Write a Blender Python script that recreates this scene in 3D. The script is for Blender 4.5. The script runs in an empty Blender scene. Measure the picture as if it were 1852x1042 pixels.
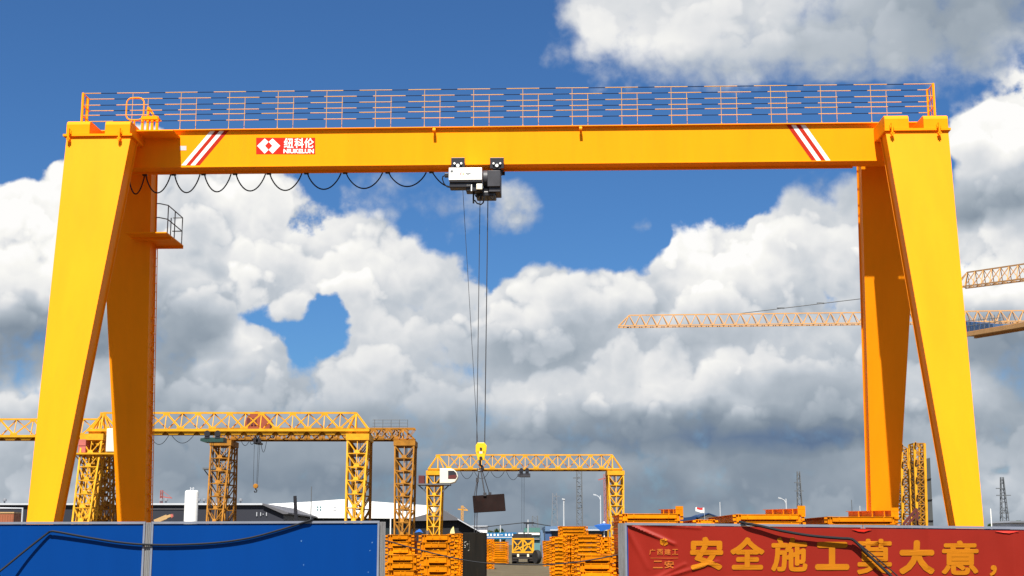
import bpy, bmesh, math, random
from mathutils import Vector, Matrix, Euler
R = math.radians
random.seed(11)
S = bpy.context.scene
COL = S.collection

# ------------------------------------------------------------------ camera
F, CX, CY, HZ, EYE = 2500.0, 926.0, 521.0, 985.0, 1.7
PITCH = math.atan((HZ - CY) / F)
cam_d = bpy.data.cameras.new("camera")
cam_d.sensor_width = 36.0
cam_d.lens = 36.0 * F / 1852.0
cam_d.clip_end = 9000.0
cam_d.clip_start = 0.5
cam = bpy.data.objects.new("camera", cam_d)
COL.objects.link(cam)
cam.location = (0, 0, EYE)
cam.rotation_euler = (R(90) + PITCH, 0, 0)
S.camera = cam
CP, SP = math.cos(PITCH), math.sin(PITCH)

def ray(px, py):
    a, x = (CY - py) / F, (px - CX) / F
    return Vector((x, CP - a * SP, SP + a * CP))

def at(px, py, Y):
    r = ray(px, py)
    t = Y / r.y
    return Vector((r.x * t, Y, EYE + r.z * t))

# ------------------------------------------------------------------ sun, exposure
EXPO = 1.15
SUN_EL, SUN_AZ = 57.0, 8.5            # azimuth in degrees towards -X from straight behind the viewer (-Y)
S.view_settings.view_transform = 'Standard'
S.view_settings.look = 'None'
S.view_settings.gamma = 1.0
S.view_settings.exposure = EXPO
S.view_settings.use_curve_mapping = False
sd = bpy.data.lights.new("sun", 'SUN')
sd.energy = 4.4
sd.angle = R(0.53)
sd.color = (1.0, 0.95, 0.87)
so = bpy.data.objects.new("sun", sd)
COL.objects.link(so)
to_sun = Vector((-math.sin(R(SUN_AZ)) * math.cos(R(SUN_EL)), -math.cos(R(SUN_AZ)) * math.cos(R(SUN_EL)), math.sin(R(SUN_EL))))
so.rotation_euler = to_sun.to_track_quat('Z', 'Y').to_euler()
so.location = (0, -40, 60)

# ------------------------------------------------------------------ sky
def lin(c):
    c = c / 255.0
    return c / 12.92 if c <= 0.04045 else ((c + 0.055) / 1.055) ** 2.4

SKY_STR = 0.1
def build_sky():
    w = bpy.data.worlds.new("World")
    w.cycles.sampling_method = 'MANUAL'
    w.cycles.sample_map_resolution = 512
    S.world = w
    w.use_nodes = True
    nt = w.node_tree
    N, L = nt.nodes, nt.links
    N.clear()
    def node(t, **k):
        n = N.new(t)
        for a, v in k.items():
            setattr(n, a, v)
        return n
    def mth(op, a, b=None, c=None, clamp=False):
        n = node('ShaderNodeMath', operation=op, use_clamp=clamp)
        for i, v in enumerate((a, b, c)):
            if v is None: continue
            if isinstance(v, (int, float)): n.inputs[i].default_value = v
            else: L.new(v, n.inputs[i])
        return n.outputs[0]
    out = node('ShaderNodeOutputWorld')
    bg = node('ShaderNodeBackground')
    bg.inputs['Strength'].default_value = SKY_STR
    L.new(bg.outputs[0], out.inputs[0])
    sky = node('ShaderNodeTexSky', sky_type='NISHITA')
    sky.sun_disc = False
    sky.sun_elevation = R(SUN_EL)
    sky.sun_rotation = R(180.0 + SUN_AZ)
    sky.air_density, sky.dust_density, sky.ozone_density = 1.0, 0.6, 2.0
    tc = node('ShaderNodeTexCoord')
    d = tc.outputs['Generated']
    sep = node('ShaderNodeSeparateXYZ')
    L.new(d, sep.inputs[0])
    # slow warp of the cloud map, so that its edges billow
    wn = node('ShaderNodeTexNoise')
    wn.inputs['Scale'].default_value = 26.0
    wn.inputs['Detail'].default_value = 3.0
    wn.inputs['Roughness'].default_value = 0.55
    L.new(d, wn.inputs['Vector'])
    ws = node('ShaderNodeSeparateColor')
    L.new(wn.outputs['Color'], ws.inputs[0])
    az = mth('ARCTAN2', sep.outputs[0], sep.outputs[1])
    el = mth('ARCSINE', sep.outputs[2])
    WA = 0.030
    az = mth('MULTIPLY_ADD', mth('SUBTRACT', ws.outputs[0], 0.5), WA, az)
    el = mth('MULTIPLY_ADD', mth('SUBTRACT', ws.outputs[1], 0.5), WA, el)
    A0, A1, E0, E1 = R(-23), R(23), R(-3), R(25)
    NX, NY = 72, 36
    # the map repeats mirrored round the horizon and up to the zenith
    u = mth('PINGPONG', mth('SUBTRACT', az, A0), A1 - A0)
    u = mth('DIVIDE', u, A1 - A0)
    v = mth('PINGPONG', mth('MAXIMUM', mth('SUBTRACT', el, E0), 0.0), E1 - E0)
    v = mth('MULTIPLY', v, (NY - 1) / (E1 - E0))
    cu = node('ShaderNodeCombineXYZ')
    for i in range(3): L.new(u, cu.inputs[i])
    cov, bri, sft = cloud_map(NX, NY, A0, A1, E0, E1)
    acc = None
    for j in range(NY):
        rc = node('ShaderNodeRGBCurve')
        m = rc.mapping
        m.extend = 'HORIZONTAL'
        for ci, tab in enumerate((cov, bri, sft)):
            cv = m.curves[ci]
            row = tab[j]
            pts = [(i / (NX - 1), min(1, max(0, row[i] * (0.9 if ci == 1 else 1.0)))) for i in range(NX)]
            cv.points[0].location = pts[0]
            cv.points[1].location = pts[-1]
            for p in pts[1:-1]:
                cv.points.new(*p)
            for p in cv.points: p.handle_type = 'AUTO_CLAMPED'
        m.update()
        L.new(cu.outputs[0], rc.inputs['Color'])
        if acc is None:
            acc = rc.outputs[0]
        else:
            mx = node('ShaderNodeMix', data_type='RGBA', clamp_factor=True)
            L.new(mth('SUBTRACT', v, float(j - 1), clamp=True), mx.inputs[0])
            L.new(acc, mx.inputs[6]); L.new(rc.outputs[0], mx.inputs[7])
            acc = mx.outputs[2]
    sc = node('ShaderNodeSeparateColor')
    L.new(acc, sc.inputs[0])
    C, B, W = sc.outputs[0], mth('MULTIPLY', sc.outputs[1], 1.0 / 0.9), sc.outputs[2]
    # billows: rounded puffs on top of turbulent noise, sampled twice for the light from above
    def billow(vec):
        n1 = node('ShaderNodeTexNoise')
        n1.inputs['Scale'].default_value = 13.0
        n1.inputs['Detail'].default_value = 7.0
        n1.inputs['Roughness'].default_value = 0.52
        L.new(vec, n1.inputs['Vector'])
        vo = node('ShaderNodeTexVoronoi', feature='F1')
        vo.inputs['Scale'].default_value = 22.0
        vo.inputs['Detail'].default_value = 2.0
        vo.inputs['Roughness'].default_value = 0.42
        vo.inputs['Lacunarity'].default_value = 2.2
        mixv = node('ShaderNodeVectorMath', operation='MULTIPLY_ADD')
        L.new(wn.outputs['Color'], mixv.inputs[0])
        mixv.inputs[1].default_value = (0.03, 0.03, 0.03)
        L.new(vec, mixv.inputs[2])
        L.new(mixv.outputs[0], vo.inputs['Vector'])
        return n1.outputs['Fac'], mth('SUBTRACT', 1.0, vo.outputs['Distance'])
    n1, p1 = billow(d)
    off = node('ShaderNodeVectorMath', operation='ADD')
    L.new(d, off.inputs[0])
    off.inputs[1].default_value = (-0.003, 0.0, 0.0075)
    n2, p2 = billow(off.outputs[0])
    h1 = mth('ADD', mth('MULTIPLY', n1, 0.62), mth('MULTIPLY', p1, 0.38))
    h2 = mth('ADD', mth('MULTIPLY', n2, 0.62), mth('MULTIPLY', p2, 0.38))
    n3 = node('ShaderNodeTexNoise'); n3.inputs['Scale'].default_value = 75.0; n3.inputs['Detail'].default_value = 5.0; n3.inputs['Roughness'].default_value = 0.6
    L.new(d, n3.inputs['Vector'])
    # coverage
    cc = mth('MULTIPLY_ADD', mth('SUBTRACT', h1, HM), 2.5, mth('MULTIPLY_ADD', C, 1.9, -0.45))
    cc = mth('MULTIPLY_ADD', mth('SUBTRACT', n3.outputs['Fac'], 0.5), 0.9, cc)
    wid = mth('MULTIPLY_ADD', W, 0.60, 0.09)
    lo = mth('SUBTRACT', 0.5, wid)
    t = mth('DIVIDE', mth('SUBTRACT', cc, lo), mth('MULTIPLY', wid, 2.0), clamp=True)
    alpha = mth('MULTIPLY', mth('MULTIPLY', t, t), mth('SUBTRACT', 3.0, mth('MULTIPLY', t, 2.0)))
    # brightness: map value, relief of the billows, thin edges a little brighter
    rel = mth('SUBTRACT', h1, h2)
    b = mth('MULTIPLY_ADD', rel, mth('MULTIPLY_ADD', W, -0.62, 0.66), B)
    b = mth('MULTIPLY_ADD', mth('SUBTRACT', h1, HM), 0.16, b)
    # heads of cloud one in front of another: each bright along its top, dimmer towards its foot
    ph = mth('MULTIPLY_ADD', el, -21.0, mth('MULTIPLY_ADD', n1, 2.6, mth('MULTIPLY', p1, 1.3)))
    ph = mth('MULTIPLY_ADD', n3.outputs['Fac'], 0.35, ph)
    fr = mth('FRACT', ph)
    up = mth('SMOOTH_MIN', mth('MULTIPLY', fr, 4.5), 1.0, 0.4)
    head = mth('SUBTRACT', mth('MULTIPLY', up, mth('SUBTRACT', 1.0, fr)), 0.45)
    b = mth('MULTIPLY_ADD', head, mth('MULTIPLY_ADD', W, -0.12, 0.145), b)
    ramp = node('ShaderNodeValToRGB')
    L.new(b, ramp.inputs[0])
    stops = [(0.30, (80, 103, 136)), (0.42, (103, 123, 150)), (0.52, (128, 142, 157)), (0.64, (160, 171, 182)),
             (0.76, (194, 201, 209)), (0.87, (230, 231, 232)), (0.97, (250, 249, 245)), (1.0, (255, 254, 252))]
    e = ramp.color_ramp.elements
    while len(e) < len(stops): e.new(0.5)
    for k, (p, c) in enumerate(stops):
        e[k].position = p
        e[k].color = (lin(c[0]), lin(c[1]), lin(c[2]), 1)
    K = 1.0 / (2 ** EXPO) / SKY_STR
    cl = node('ShaderNodeVectorMath', operation='SCALE')
    L.new(ramp.outputs[0], cl.inputs[0])
    cl.inputs['Scale'].default_value = K
    tint = node('ShaderNodeVectorMath', operation='MULTIPLY')
    L.new(sky.outputs[0], tint.inputs[0])
    tint.inputs[1].default_value = SKY_TINT
    mix = node('ShaderNodeMix', data_type='RGBA')
    L.new(alpha, mix.inputs[0])
    L.new(tint.outputs[0], mix.inputs[6]); L.new(cl.outputs[0], mix.inputs[7])
    L.new(mix.outputs[2], bg.inputs['Color'])

SKY_TINT = (0.175, 0.315, 0.475)
HM = 0.50

# where the clouds stand: ellipses and banks in the picture's measure, turned into sky angles below
def cloud_shapes():
    sh = []
    def E(cx, cy, rx, ry, cov=None, b=None, soft=0.6, w=None): sh.append(('E', cx, cy, rx, ry, cov, b, soft, w))
    def T(pts, feather, cov, b, w=None): sh.append(('T', pts, feather, cov, b, w))
    # everything below: grey overcast to the horizon
    T([(-200, 560), (0, 560), (280, 520), (420, 480), (760, 480), (940, 500), (1200, 500), (1400, 480), (1560, 460), (1900, 420), (2100, 420)], 60, 1.0, 0.68, 0.4)
    # the two banks of cumulus
    T([(-200, 335), (0, 325), (45, 318), (90, 290), (130, 244), (190, 222), (250, 222), (300, 228), (360, 262), (440, 285), (520, 290), (562, 305),
       (578, 352), (640, 374), (700, 394), (745, 432), (790, 472), (870, 499), (925, 512), (945, 494), (985, 482), (1030, 490), (1100, 488), (1178, 494),
       (1200, 448), (1222, 414), (1290, 398), (1345, 394), (1400, 372), (1428, 354), (1470, 342), (1530, 312), (1620, 330), (1700, 350), (1900, 350), (2100, 350)], 34, 1.0, 0.84, 0.12)
    E(80, 400, 170, 120, None, 1.02); E(30, 500, 120, 60, None, 1.0); E(200, 280, 120, 90, None, 1.02)
    E(470, 345, 120, 66, None, 1.0); E(530, 400, 170, 80, None, 0.97); E(650, 470, 150, 90, None, 0.91); E(440, 470, 70, 60, None, 0.92)
    E(330, 360, 46, 80, None, 0.84); E(378, 450, 40, 60, None, 0.80); E(300, 520, 60, 70, None, 0.88); E(560, 500, 90, 30, None, 0.86)
    E(1300, 450, 160, 75, None, 1.02); E(1210, 480, 60, 40, None, 1.0); E(1440, 400, 90, 60, None, 0.94); E(1500, 345, 80, 50, 0.85, 0.80, 0.9, 0.6)
    E(980, 540, 80, 50, None, 0.93); E(860, 540, 90, 60, None, 0.87); E(1100, 520, 130, 50, None, 0.87); E(1500, 470, 70, 60, None, 0.88)
    E(1800, 480, 120, 90, None, 0.96); E(1840, 420, 80, 40, None, 0.92)
    # hazy puffs in the blue between
    E(850, 372, 150, 60, 0.52, 0.76, 0.8, 0.9); E(925, 375, 66, 56, 0.66, 0.80, 0.7, 0.6); E(690, 335, 110, 34, 0.50, 0.80, 0.9, 0.9); E(640, 320, 60, 16, 0.46, 0.78, 0.9, 0.9)
    E(1150, 408, 26, 22, 0.42, 0.74, 0.8, 0.9); E(1480, 320, 90, 20, 0.6, 0.76, 0.9, 0.8)
    # upper cloud
    E(1190, 66, 180, 84, 0.92, 0.92, 0.6, 0.7); E(1060, 76, 66, 46, 0.55, 0.86, 0.8, 0.8); E(1020, 90, 34, 34, 0.47, 0.84, 0.8, 0.9); E(1260, 114, 210, 44, 0.70, 0.82, 0.8, 1.0)
    E(1420, 40, 330, 90, 1.0, 0.80, 0.5, 0.8); E(1650, 60, 330, 95, 1.0, 0.67, 0.5, 0.9); E(1800, 20, 220, 80, 1.0, 0.64, 0.5, 0.9)
    E(1480, 124, 280, 30, 0.68, 0.74, 0.9, 1.0); E(1180, 56, 130, 50, None, 0.97); E(1330, 40, 120, 40, None, 0.88); E(1840, 84, 60, 40, None, 0.74); E(1560, 60, 90, 40, None, 0.72)
    E(1280, 0, 260, 60, 0.98, 0.86, 0.5, 0.7)
    # bright cumulus at the edge and the grey beneath it
    E(1815, 235, 100, 78, 1.0, 1.03, 0.4, 0.1); E(1870, 190, 60, 80, 1.0, 1.03, 0.4, 0.1); E(1748, 232, 40, 40, 1.0, 1.02, 0.5, 0.1)
    E(1820, 345, 130, 46, 1.0, 0.66, 0.6, 0.8); E(1830, 385, 110, 24, 1.0, 0.60, 0.6, 0.7); E(1590, 222, 50, 14, 0.68, 0.90, 0.6, 0.2); E(1770, 300, 60, 40, 0.95, 0.82, 0.6, 0.6)
    E(1715, 150, 28, 32, 0.47, 0.76, 0.8, 1.0)
    E(722, 4, 36, 14, 0.46, 0.75, 0.9, 1.0); E(30, 40, 20, 20, 0.40, 0.6, 0.9, 1.0)
    # lower: blue holes and dark sheets
    E(540, 585, 110, 34, 0.30, 0.80, 0.7, 0.25); E(600, 566, 40, 26, 0.12, 0.8, 0.7, 0.2); E(560, 630, 50, 44, 0.16, 0.8, 0.6, 0.2); E(600, 610, 40, 26, 0.1, 0.8, 0.7, 0.2); E(440, 598, 30, 12, 0.3, 0.8, 0.7, 0.3)
    E(690, 624, 26, 12, 0.42, 0.8, 0.8, 0.3); E(520, 600, 26, 12, 0.75, 0.9, 0.7, 0.2)
    E(90, 610, 200, 56, 1.0, 0.56, 0.8, 0.7); E(330, 620, 90, 70, 1.0, 0.62, 0.8, 0.6); E(60, 710, 90, 28, 1.0, 0.88, 0.7, 0.5); E(30, 680, 60, 22, 1.0, 0.66, 0.7, 0.6)
    E(470, 645, 60, 36, 1.0, 0.90, 0.6); E(455, 630, 36, 22, 1.0, 0.96, 0.6); E(380, 660, 40, 30, 1.0, 0.86, 0.7); E(330, 720, 120, 40, 1.0, 0.68, 0.8, 0.5)
    E(500, 700, 120, 40, 1.0, 0.76, 0.8, 0.5); E(660, 700, 100, 60, 1.0, 0.82, 0.8, 0.4); E(690, 668, 44, 30, 1.0, 0.93, 0.7); E(620, 500, 70, 40, None, 0.92)
    E(760, 620, 120, 70, 1.0, 0.84, 0.8, 0.4); E(720, 540, 80, 50, None, 0.87); E(800, 720, 120, 50, 1.0, 0.78, 0.8, 0.5)
    E(620, 785, 500, 40, 1.0, 0.62, 0.9, 0.9); E(960, 640, 130, 26, 1.0, 0.62, 0.8, 0.7); E(1060, 590, 90, 30, 1.0, 0.74, 0.8); E(1000, 700, 190, 40, 1.0, 0.80, 0.9, 0.5)
    E(970, 748, 80, 24, 1.0, 0.92, 0.7, 0.3); E(1050, 768, 70, 18, 1.0, 0.82, 0.7, 0.4)
    E(1180, 700, 130, 40, 1.0, 0.86, 0.8, 0.4); E(1230, 700, 60, 24, 1.0, 0.97, 0.7, 0.2); E(1310, 640, 46, 40, 1.0, 0.96, 0.7, 0.2); E(1270, 604, 130, 18, 1.0, 0.68, 0.8, 0.6)
    E(1340, 700, 90, 50, 1.0, 0.84, 0.8, 0.4); E(1450, 650, 70, 26, 1.0, 0.92, 0.7, 0.3); E(1500, 720, 130, 60, 1.0, 0.66, 0.9, 0.7); E(1450, 580, 140, 30, 1.0, 0.77, 0.9, 0.5)
    E(1300, 790, 340, 40, 1.0, 0.48, 0.9, 0.9); E(1430, 800, 150, 28, 1.0, 0.42, 0.9, 0.9); E(1100, 785, 130, 16, 1.0, 0.54, 0.9, 0.9)
    E(300, 820, 260, 36, 1.0, 0.60, 0.9, 0.9); E(30, 870, 60, 24, 1.0, 0.80, 0.8, 0.6); E(380, 850, 60, 22, 1.0, 0.74, 0.8, 0.6); E(300, 880, 50, 20, 1.0, 0.64, 0.8, 0.8)
    E(640, 872, 500, 46, 1.0, 0.54, 0.9, 1.0); E(1200, 884, 500, 46, 1.0, 0.53, 0.9, 1.0); E(1280, 872, 40, 14, 1.0, 0.66, 0.8, 0.8); E(1060, 860, 90, 24, 1.0, 0.64, 0.9, 0.8)
    E(1800, 620, 160, 56, 1.0, 0.56, 0.8, 0.8); E(1790, 712, 40, 34, 1.0, 0.93, 0.6, 0.1); E(1850, 680, 70, 50, 0.62, 0.56, 0.9, 1.0); E(1820, 790, 90, 50, 1.0, 0.66, 0.9, 0.7)
    E(1790, 850, 30, 16, 1.0, 0.80, 0.7, 0.5); E(1680, 760, 60, 60, 1.0, 0.66, 0.8, 0.6); E(1660, 700, 40, 40, 1.0, 0.80, 0.8, 0.5)
    E(900, 965, 1300, 36, 1.0, 0.52, 0.9, 1.0)
    return sh

def cloud_map(NX, NY, A0, A1, E0, E1):
    sh = []
    for s in cloud_shapes(): sh.append(s)
    def px_of(azm, elv):
        d = Vector((math.sin(azm) * math.cos(elv), math.cos(azm) * math.cos(elv), math.sin(elv)))
        f = d.y * CP + d.z * SP
        upv = -d.y * SP + d.z * CP
        return CX + F * d.x / f, CY - F * upv / f
    def sm(t):
        t = min(1, max(0, t)); return t * t * (3 - 2 * t)
    cov = [[0.0] * NX for _ in range(NY)]; bri = [[0.75] * NX for _ in range(NY)]; sft = [[0.5] * NX for _ in range(NY)]
    for j in range(NY):
        for i in range(NX):
            x, y = px_of(A0 + (A1 - A0) * i / (NX - 1), E0 + (E1 - E0) * j / (NY - 1))
            c, b, w = 0.0, 0.78, 0.5
            for s in sh:
                if s[0] == 'E':
                    _, cx, cy, rx, ry, cv, bv, soft, wv = s
                    dd = math.hypot((x - cx) / rx, (y - cy) / ry)
                    k = sm((1 + soft - dd) / (2 * soft) if soft > 0 else 0)
                else:
                    _, pts, fe, cv, bv, wv = s
                    yt = pts[0][1]
                    for (xa, ya), (xb, yb) in zip(pts, pts[1:]):
                        if xa <= x <= xb:
                            yt = ya + (yb - ya) * (x - xa) / (xb - xa); break
                    else:
                        if x > pts[-1][0]: yt = pts[-1][1]
                    k = sm((y - yt) / (2 * fe) + 0.5)
                if k <= 0: continue
                if cv is not None: c += (cv - c) * k
                if bv is not None: b += (bv - b) * k
                if wv is not None: w += (wv - w) * k
            cov[j][i], bri[j][i], sft[j][i] = c, b, w
    return cov, bri, sft
build_sky()

# ------------------------------------------------------------------ helpers
class MB:
    def __init__(s): s.v, s.f, s.m, s.cur = [], [], [], 0
    def mat(s, i): s.cur = i; return s
    def add(s, vs, fs):
        n = len(s.v)
        s.v += [tuple(v) for v in vs]
        for f in fs:
            s.f.append([n + i for i in f]); s.m.append(s.cur)
        return s
    def hexa(s, p):        # p: 4 bottom (ccw from above), 4 top
        return s.add(p, [(3, 2, 1, 0), (4, 5, 6, 7), (0, 1, 5, 4), (1, 2, 6, 5), (2, 3, 7, 6), (3, 0, 4, 7)])
    def box(s, x0, x1, y0, y1, z0, z1):
        return s.hexa([(x0, y0, z0), (x1, y0, z0), (x1, y1, z0), (x0, y1, z0), (x0, y0, z1), (x1, y0, z1), (x1, y1, z1), (x0, y1, z1)])
    def bar(s, p, q, w, h=None, up=(0, 0, 1)):
        p, q = Vector(p), Vector(q); h = h or w
        d = (q - p).normalized(); u = Vector(up)
        if abs(d.dot(u)) > 0.97: u = Vector((0, 1, 0))
        a = d.cross(u).normalized() * (w / 2); b = a.cross(d).normalized() * (h / 2)
        return s.hexa([p - a - b, p + a - b, q + a - b, q - a - b, p - a + b, p + a + b, q + a + b, q - a + b])
    def tube(s, pts, r, n=6, cap=True):
        pts = [Vector(p) for p in pts]; rings = []
        last = None
        for i, p in enumerate(pts):
            d = (pts[min(i + 1, len(pts) - 1)] - pts[max(i - 1, 0)]).normalized()
            u = last if last is not None else (Vector((0, 0, 1)) if abs(d.z) < 0.9 else Vector((0, 1, 0)))
            a = d.cross(u)
            if a.length < 1e-5: a = d.cross(Vector((1, 0, 0)))
            a.normalize(); b = a.cross(d).normalized(); last = b
            rr = r[i] if isinstance(r, (list, tuple)) else r
            rings.append([p + a * (rr * math.cos(2 * math.pi * k / n)) + b * (rr * math.sin(2 * math.pi * k / n)) for k in range(n)])
        vs = [v for rg in rings for v in rg]; fs = []
        for i in range(len(pts) - 1):
            for k in range(n):
                k2 = (k + 1) % n
                fs.append((i * n + k, i * n + k2, (i + 1) * n + k2, (i + 1) * n + k))
        if cap:
            fs.append(tuple(range(n - 1, -1, -1))); fs.append(tuple((len(pts) - 1) * n + k for k in range(n)))
        return s.add(vs, fs)
    def lathe(s, c, prof, n=20, axis='z'):
        c = Vector(c); vs = []; fs = []
        for r, h in prof:
            for k in range(n):
                t = 2 * math.pi * k / n
                o = {'z': (r * math.cos(t), r * math.sin(t), h), 'y': (r * math.cos(t), h, r * math.sin(t)), 'x': (h, r * math.cos(t), r * math.sin(t))}[axis]
                vs.append(c + Vector(o))
        for i in range(len(prof) - 1):
            for k in range(n):
                k2 = (k + 1) % n
                fs.append((i * n + k, i * n + k2, (i + 1) * n + k2, (i + 1) * n + k))
        fs.append(tuple(range(n - 1, -1, -1))); fs.append(tuple((len(prof) - 1) * n + k for k in range(n)))
        return s.add(vs, fs)
    def prism(s, poly, ext):      # poly: 3D polygon, ext: extrusion vector
        n = len(poly); poly = [Vector(p) for p in poly]; e = Vector(ext)
        return s.add(poly + [p + e for p in poly], [tuple(range(n)), tuple(range(2 * n - 1, n - 1, -1))] + [(i, i + n, (i + 1) % n + n, (i + 1) % n) for i in range(n)])
    def quad(s, a, b, c, d): return s.add([a, b, c, d], [(0, 1, 2, 3)])
    def build(s, name, mats, parent=None, smooth=False, bevel=0):
        me = bpy.data.meshes.new(name)
        me.from_pydata(s.v, [], s.f)
        mats = mats if isinstance(mats, (list, tuple)) else [mats]
        for m in mats: me.materials.append(m)
        me.polygons.foreach_set('material_index', s.m)
        bm = bmesh.new(); bm.from_mesh(me)
        bmesh.ops.recalc_face_normals(bm, faces=bm.faces)
        bm.to_mesh(me); bm.free()
        if smooth:
            me.polygons.foreach_set('use_smooth', [True] * len(me.polygons))
            me.set_sharp_from_angle(angle=R(40))
        o = bpy.data.objects.new(name, me); COL.objects.link(o)
        if parent is not None: o.parent = parent
        if bevel:
            b = o.modifiers.new("bevel", 'BEVEL'); b.width = bevel; b.segments = 2; b.limit_method = 'ANGLE'
        return o

def tag(o, label, cat, group=None, kind=None):
    o['label'] = label; o['category'] = cat
    if group: o['group'] = group
    if kind: o['kind'] = kind
    return o
def struct(o): o['kind'] = 'structure'; return o
def empty(name, loc=(0, 0, 0), rz=0.0):
    o = bpy.data.objects.new(name, None); COL.objects.link(o)
    o.location = loc; o.rotation_euler = (0, 0, rz); o.empty_display_size = 0.2
    return o
def kids(o): return [c for c in o.children]
def copy_tree(o, parent=None):
    c = o.copy(); COL.objects.link(c)
    if parent is not None: c.parent = parent
    for ch in list(o.children): copy_tree(ch, c)
    return c

# ------------------------------------------------------------------ materials
def paint(name, col, rough=0.45, var=0.10, scale=1.2, metal=0.0, dirt=0.0, dirt_col=(0.12, 0.07, 0.04), streak=False, spec=0.4, bump=0.0, each=0.0):
    m = bpy.data.materials.new(name); m.use_nodes = True
    nt = m.node_tree; N, L = nt.nodes, nt.links
    b = N['Principled BSDF']
    b.inputs['Roughness'].default_value = rough
    b.inputs['Metallic'].default_value = metal
    b.inputs['Specular IOR Level'].default_value = spec
    tc = N.new('ShaderNodeTexCoord'); mp = N.new('ShaderNodeMapping')
    L.new(tc.outputs['Object'], mp.inputs[0])
    if streak: mp.inputs['Scale'].default_value = (3.0, 3.0, 0.35)
    no = N.new('ShaderNodeTexNoise'); no.inputs['Scale'].default_value = scale; no.inputs['Detail'].default_value = 5; no.inputs['Roughness'].default_value = 0.6
    L.new(mp.outputs[0], no.inputs['Vector'])
    r = N.new('ShaderNodeMapRange'); r.inputs[1].default_value = 0.3; r.inputs[2].default_value = 0.7
    r.inputs[3].default_value = 1 - var; r.inputs[4].default_value = 1 + var
    L.new(no.outputs['Fac'], r.inputs[0])
    mul = N.new('ShaderNodeVectorMath'); mul.operation = 'SCALE'; mul.inputs[0].default_value = col
    L.new(r.outputs[0], mul.inputs['Scale'])
    src = mul.outputs[0]
    if each > 0:                               # every copy a little lighter or darker than its neighbours
        oi = N.new('ShaderNodeObjectInfo'); r3 = N.new('ShaderNodeMapRange'); r3.inputs[3].default_value = 1 - each; r3.inputs[4].default_value = 1 + each * 0.6
        L.new(oi.outputs['Random'], r3.inputs[0])
        m3 = N.new('ShaderNodeVectorMath'); m3.operation = 'SCALE'; L.new(src, m3.inputs[0]); L.new(r3.outputs[0], m3.inputs['Scale']); src = m3.outputs[0]
        ad = N.new('ShaderNodeVectorMath'); ad.operation = 'ADD'; cb = N.new('ShaderNodeCombineXYZ')
        sc3 = N.new('ShaderNodeMath'); sc3.operation = 'MULTIPLY'; sc3.inputs[1].default_value = 37.0; L.new(oi.outputs['Random'], sc3.inputs[0])
        for i in range(3): L.new(sc3.outputs[0], cb.inputs[i])
        L.new(mp.outputs[0], ad.inputs[0]); L.new(cb.outputs[0], ad.inputs[1]); L.new(ad.outputs[0], no.inputs['Vector'])
    if dirt > 0:
        n2 = N.new('ShaderNodeTexNoise'); n2.inputs['Scale'].default_value = scale * 3.1; n2.inputs['Detail'].default_value = 7; n2.inputs['Roughness'].default_value = 0.7
        L.new((ad.outputs[0] if each > 0 else mp.outputs[0]), n2.inputs['Vector'])
        r2 = N.new('ShaderNodeMapRange'); r2.inputs[1].default_value = 0.52; r2.inputs[2].default_value = 0.75; r2.inputs[3].default_value = 0; r2.inputs[4].default_value = dirt
        L.new(n2.outputs['Fac'], r2.inputs[0])
        mx = N.new('ShaderNodeMix'); mx.data_type = 'RGBA'
        L.new(r2.outputs[0], mx.inputs[0]); L.new(src, mx.inputs[6]); mx.inputs[7].default_value = (*dirt_col, 1)
        src = mx.outputs[2]
    L.new(src, b.inputs['Base Color'])
    if bump:
        bp = N.new('ShaderNodeBump'); bp.inputs['Strength'].default_value = bump; bp.inputs['Distance'].default_value = 0.02
        L.new(no.outputs['Fac'], bp.inputs['Height']); L.new(bp.outputs[0], b.inputs['Normal'])
    return m

M = {}
M['yellow'] = paint('crane_yellow_paint', (0.92, 0.292, 0.003), 0.5, 0.05, 0.5, dirt=0.10, dirt_col=(0.42, 0.16, 0.02), streak=True, spec=0.06)
M['leg_yellow'] = paint('leg_yellow_paint', (0.92, 0.285, 0.004), 0.5, 0.05, 0.5, dirt=0.08, dirt_col=(0.45, 0.16, 0.02), streak=True, spec=0.08)
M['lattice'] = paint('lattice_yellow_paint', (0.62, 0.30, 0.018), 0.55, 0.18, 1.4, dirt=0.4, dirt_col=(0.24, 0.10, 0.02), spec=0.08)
M['lattice_dark'] = paint('dark_yellow_paint', (0.33, 0.145, 0.022), 0.65, 0.25, 1.4, dirt=0.5, dirt_col=(0.10, 0.05, 0.02), spec=0.08)  # darker yellow, also on rear legs and mast bracing
M['orange'] = paint('orange_steel_paint', (0.66, 0.205, 0.002), 0.5, 0.16, 1.6, dirt=0.40, dirt_col=(0.24, 0.055, 0.008), spec=0.06, each=0.28)
M['tcrane'] = paint('hazed_crane_orange', (0.52, 0.29, 0.12), 0.6, 0.1, 1.0, spec=0.1)  # orange paled by distance haze, mixed into the base colour
M['cream'] = paint('cream_rail_paint', (0.58, 0.33, 0.095), 0.5, 0.06, spec=0.05)
M['navy'] = paint('navy_rail_paint', (0.004, 0.02, 0.075), 0.5, 0.06, spec=0.1)
M['white'] = paint('white_paint', (0.80, 0.80, 0.76), 0.45, 0.04)
M['white_hall'] = paint('white_cladding', (0.80, 0.80, 0.78), 0.5, 0.03, 0.05)
M['red_sign'] = paint('red_sign_paint', (0.50, 0.02, 0.010), 0.5, 0.03, spec=0.1)
M['stripe_red'] = paint('red_stripe_paint', (0.40, 0.022, 0.009), 0.5, 0.06, spec=0.08)
M['black'] = paint('black_enamel', (0.018, 0.018, 0.022), 0.4, 0.15)
M['dark_grey'] = paint('dark_grey_casting', (0.035, 0.035, 0.042), 0.5, 0.2, 3)
M['cable'] = paint('black_rubber', (0.012, 0.013, 0.016), 0.55, 0.1, spec=0.15)
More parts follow.
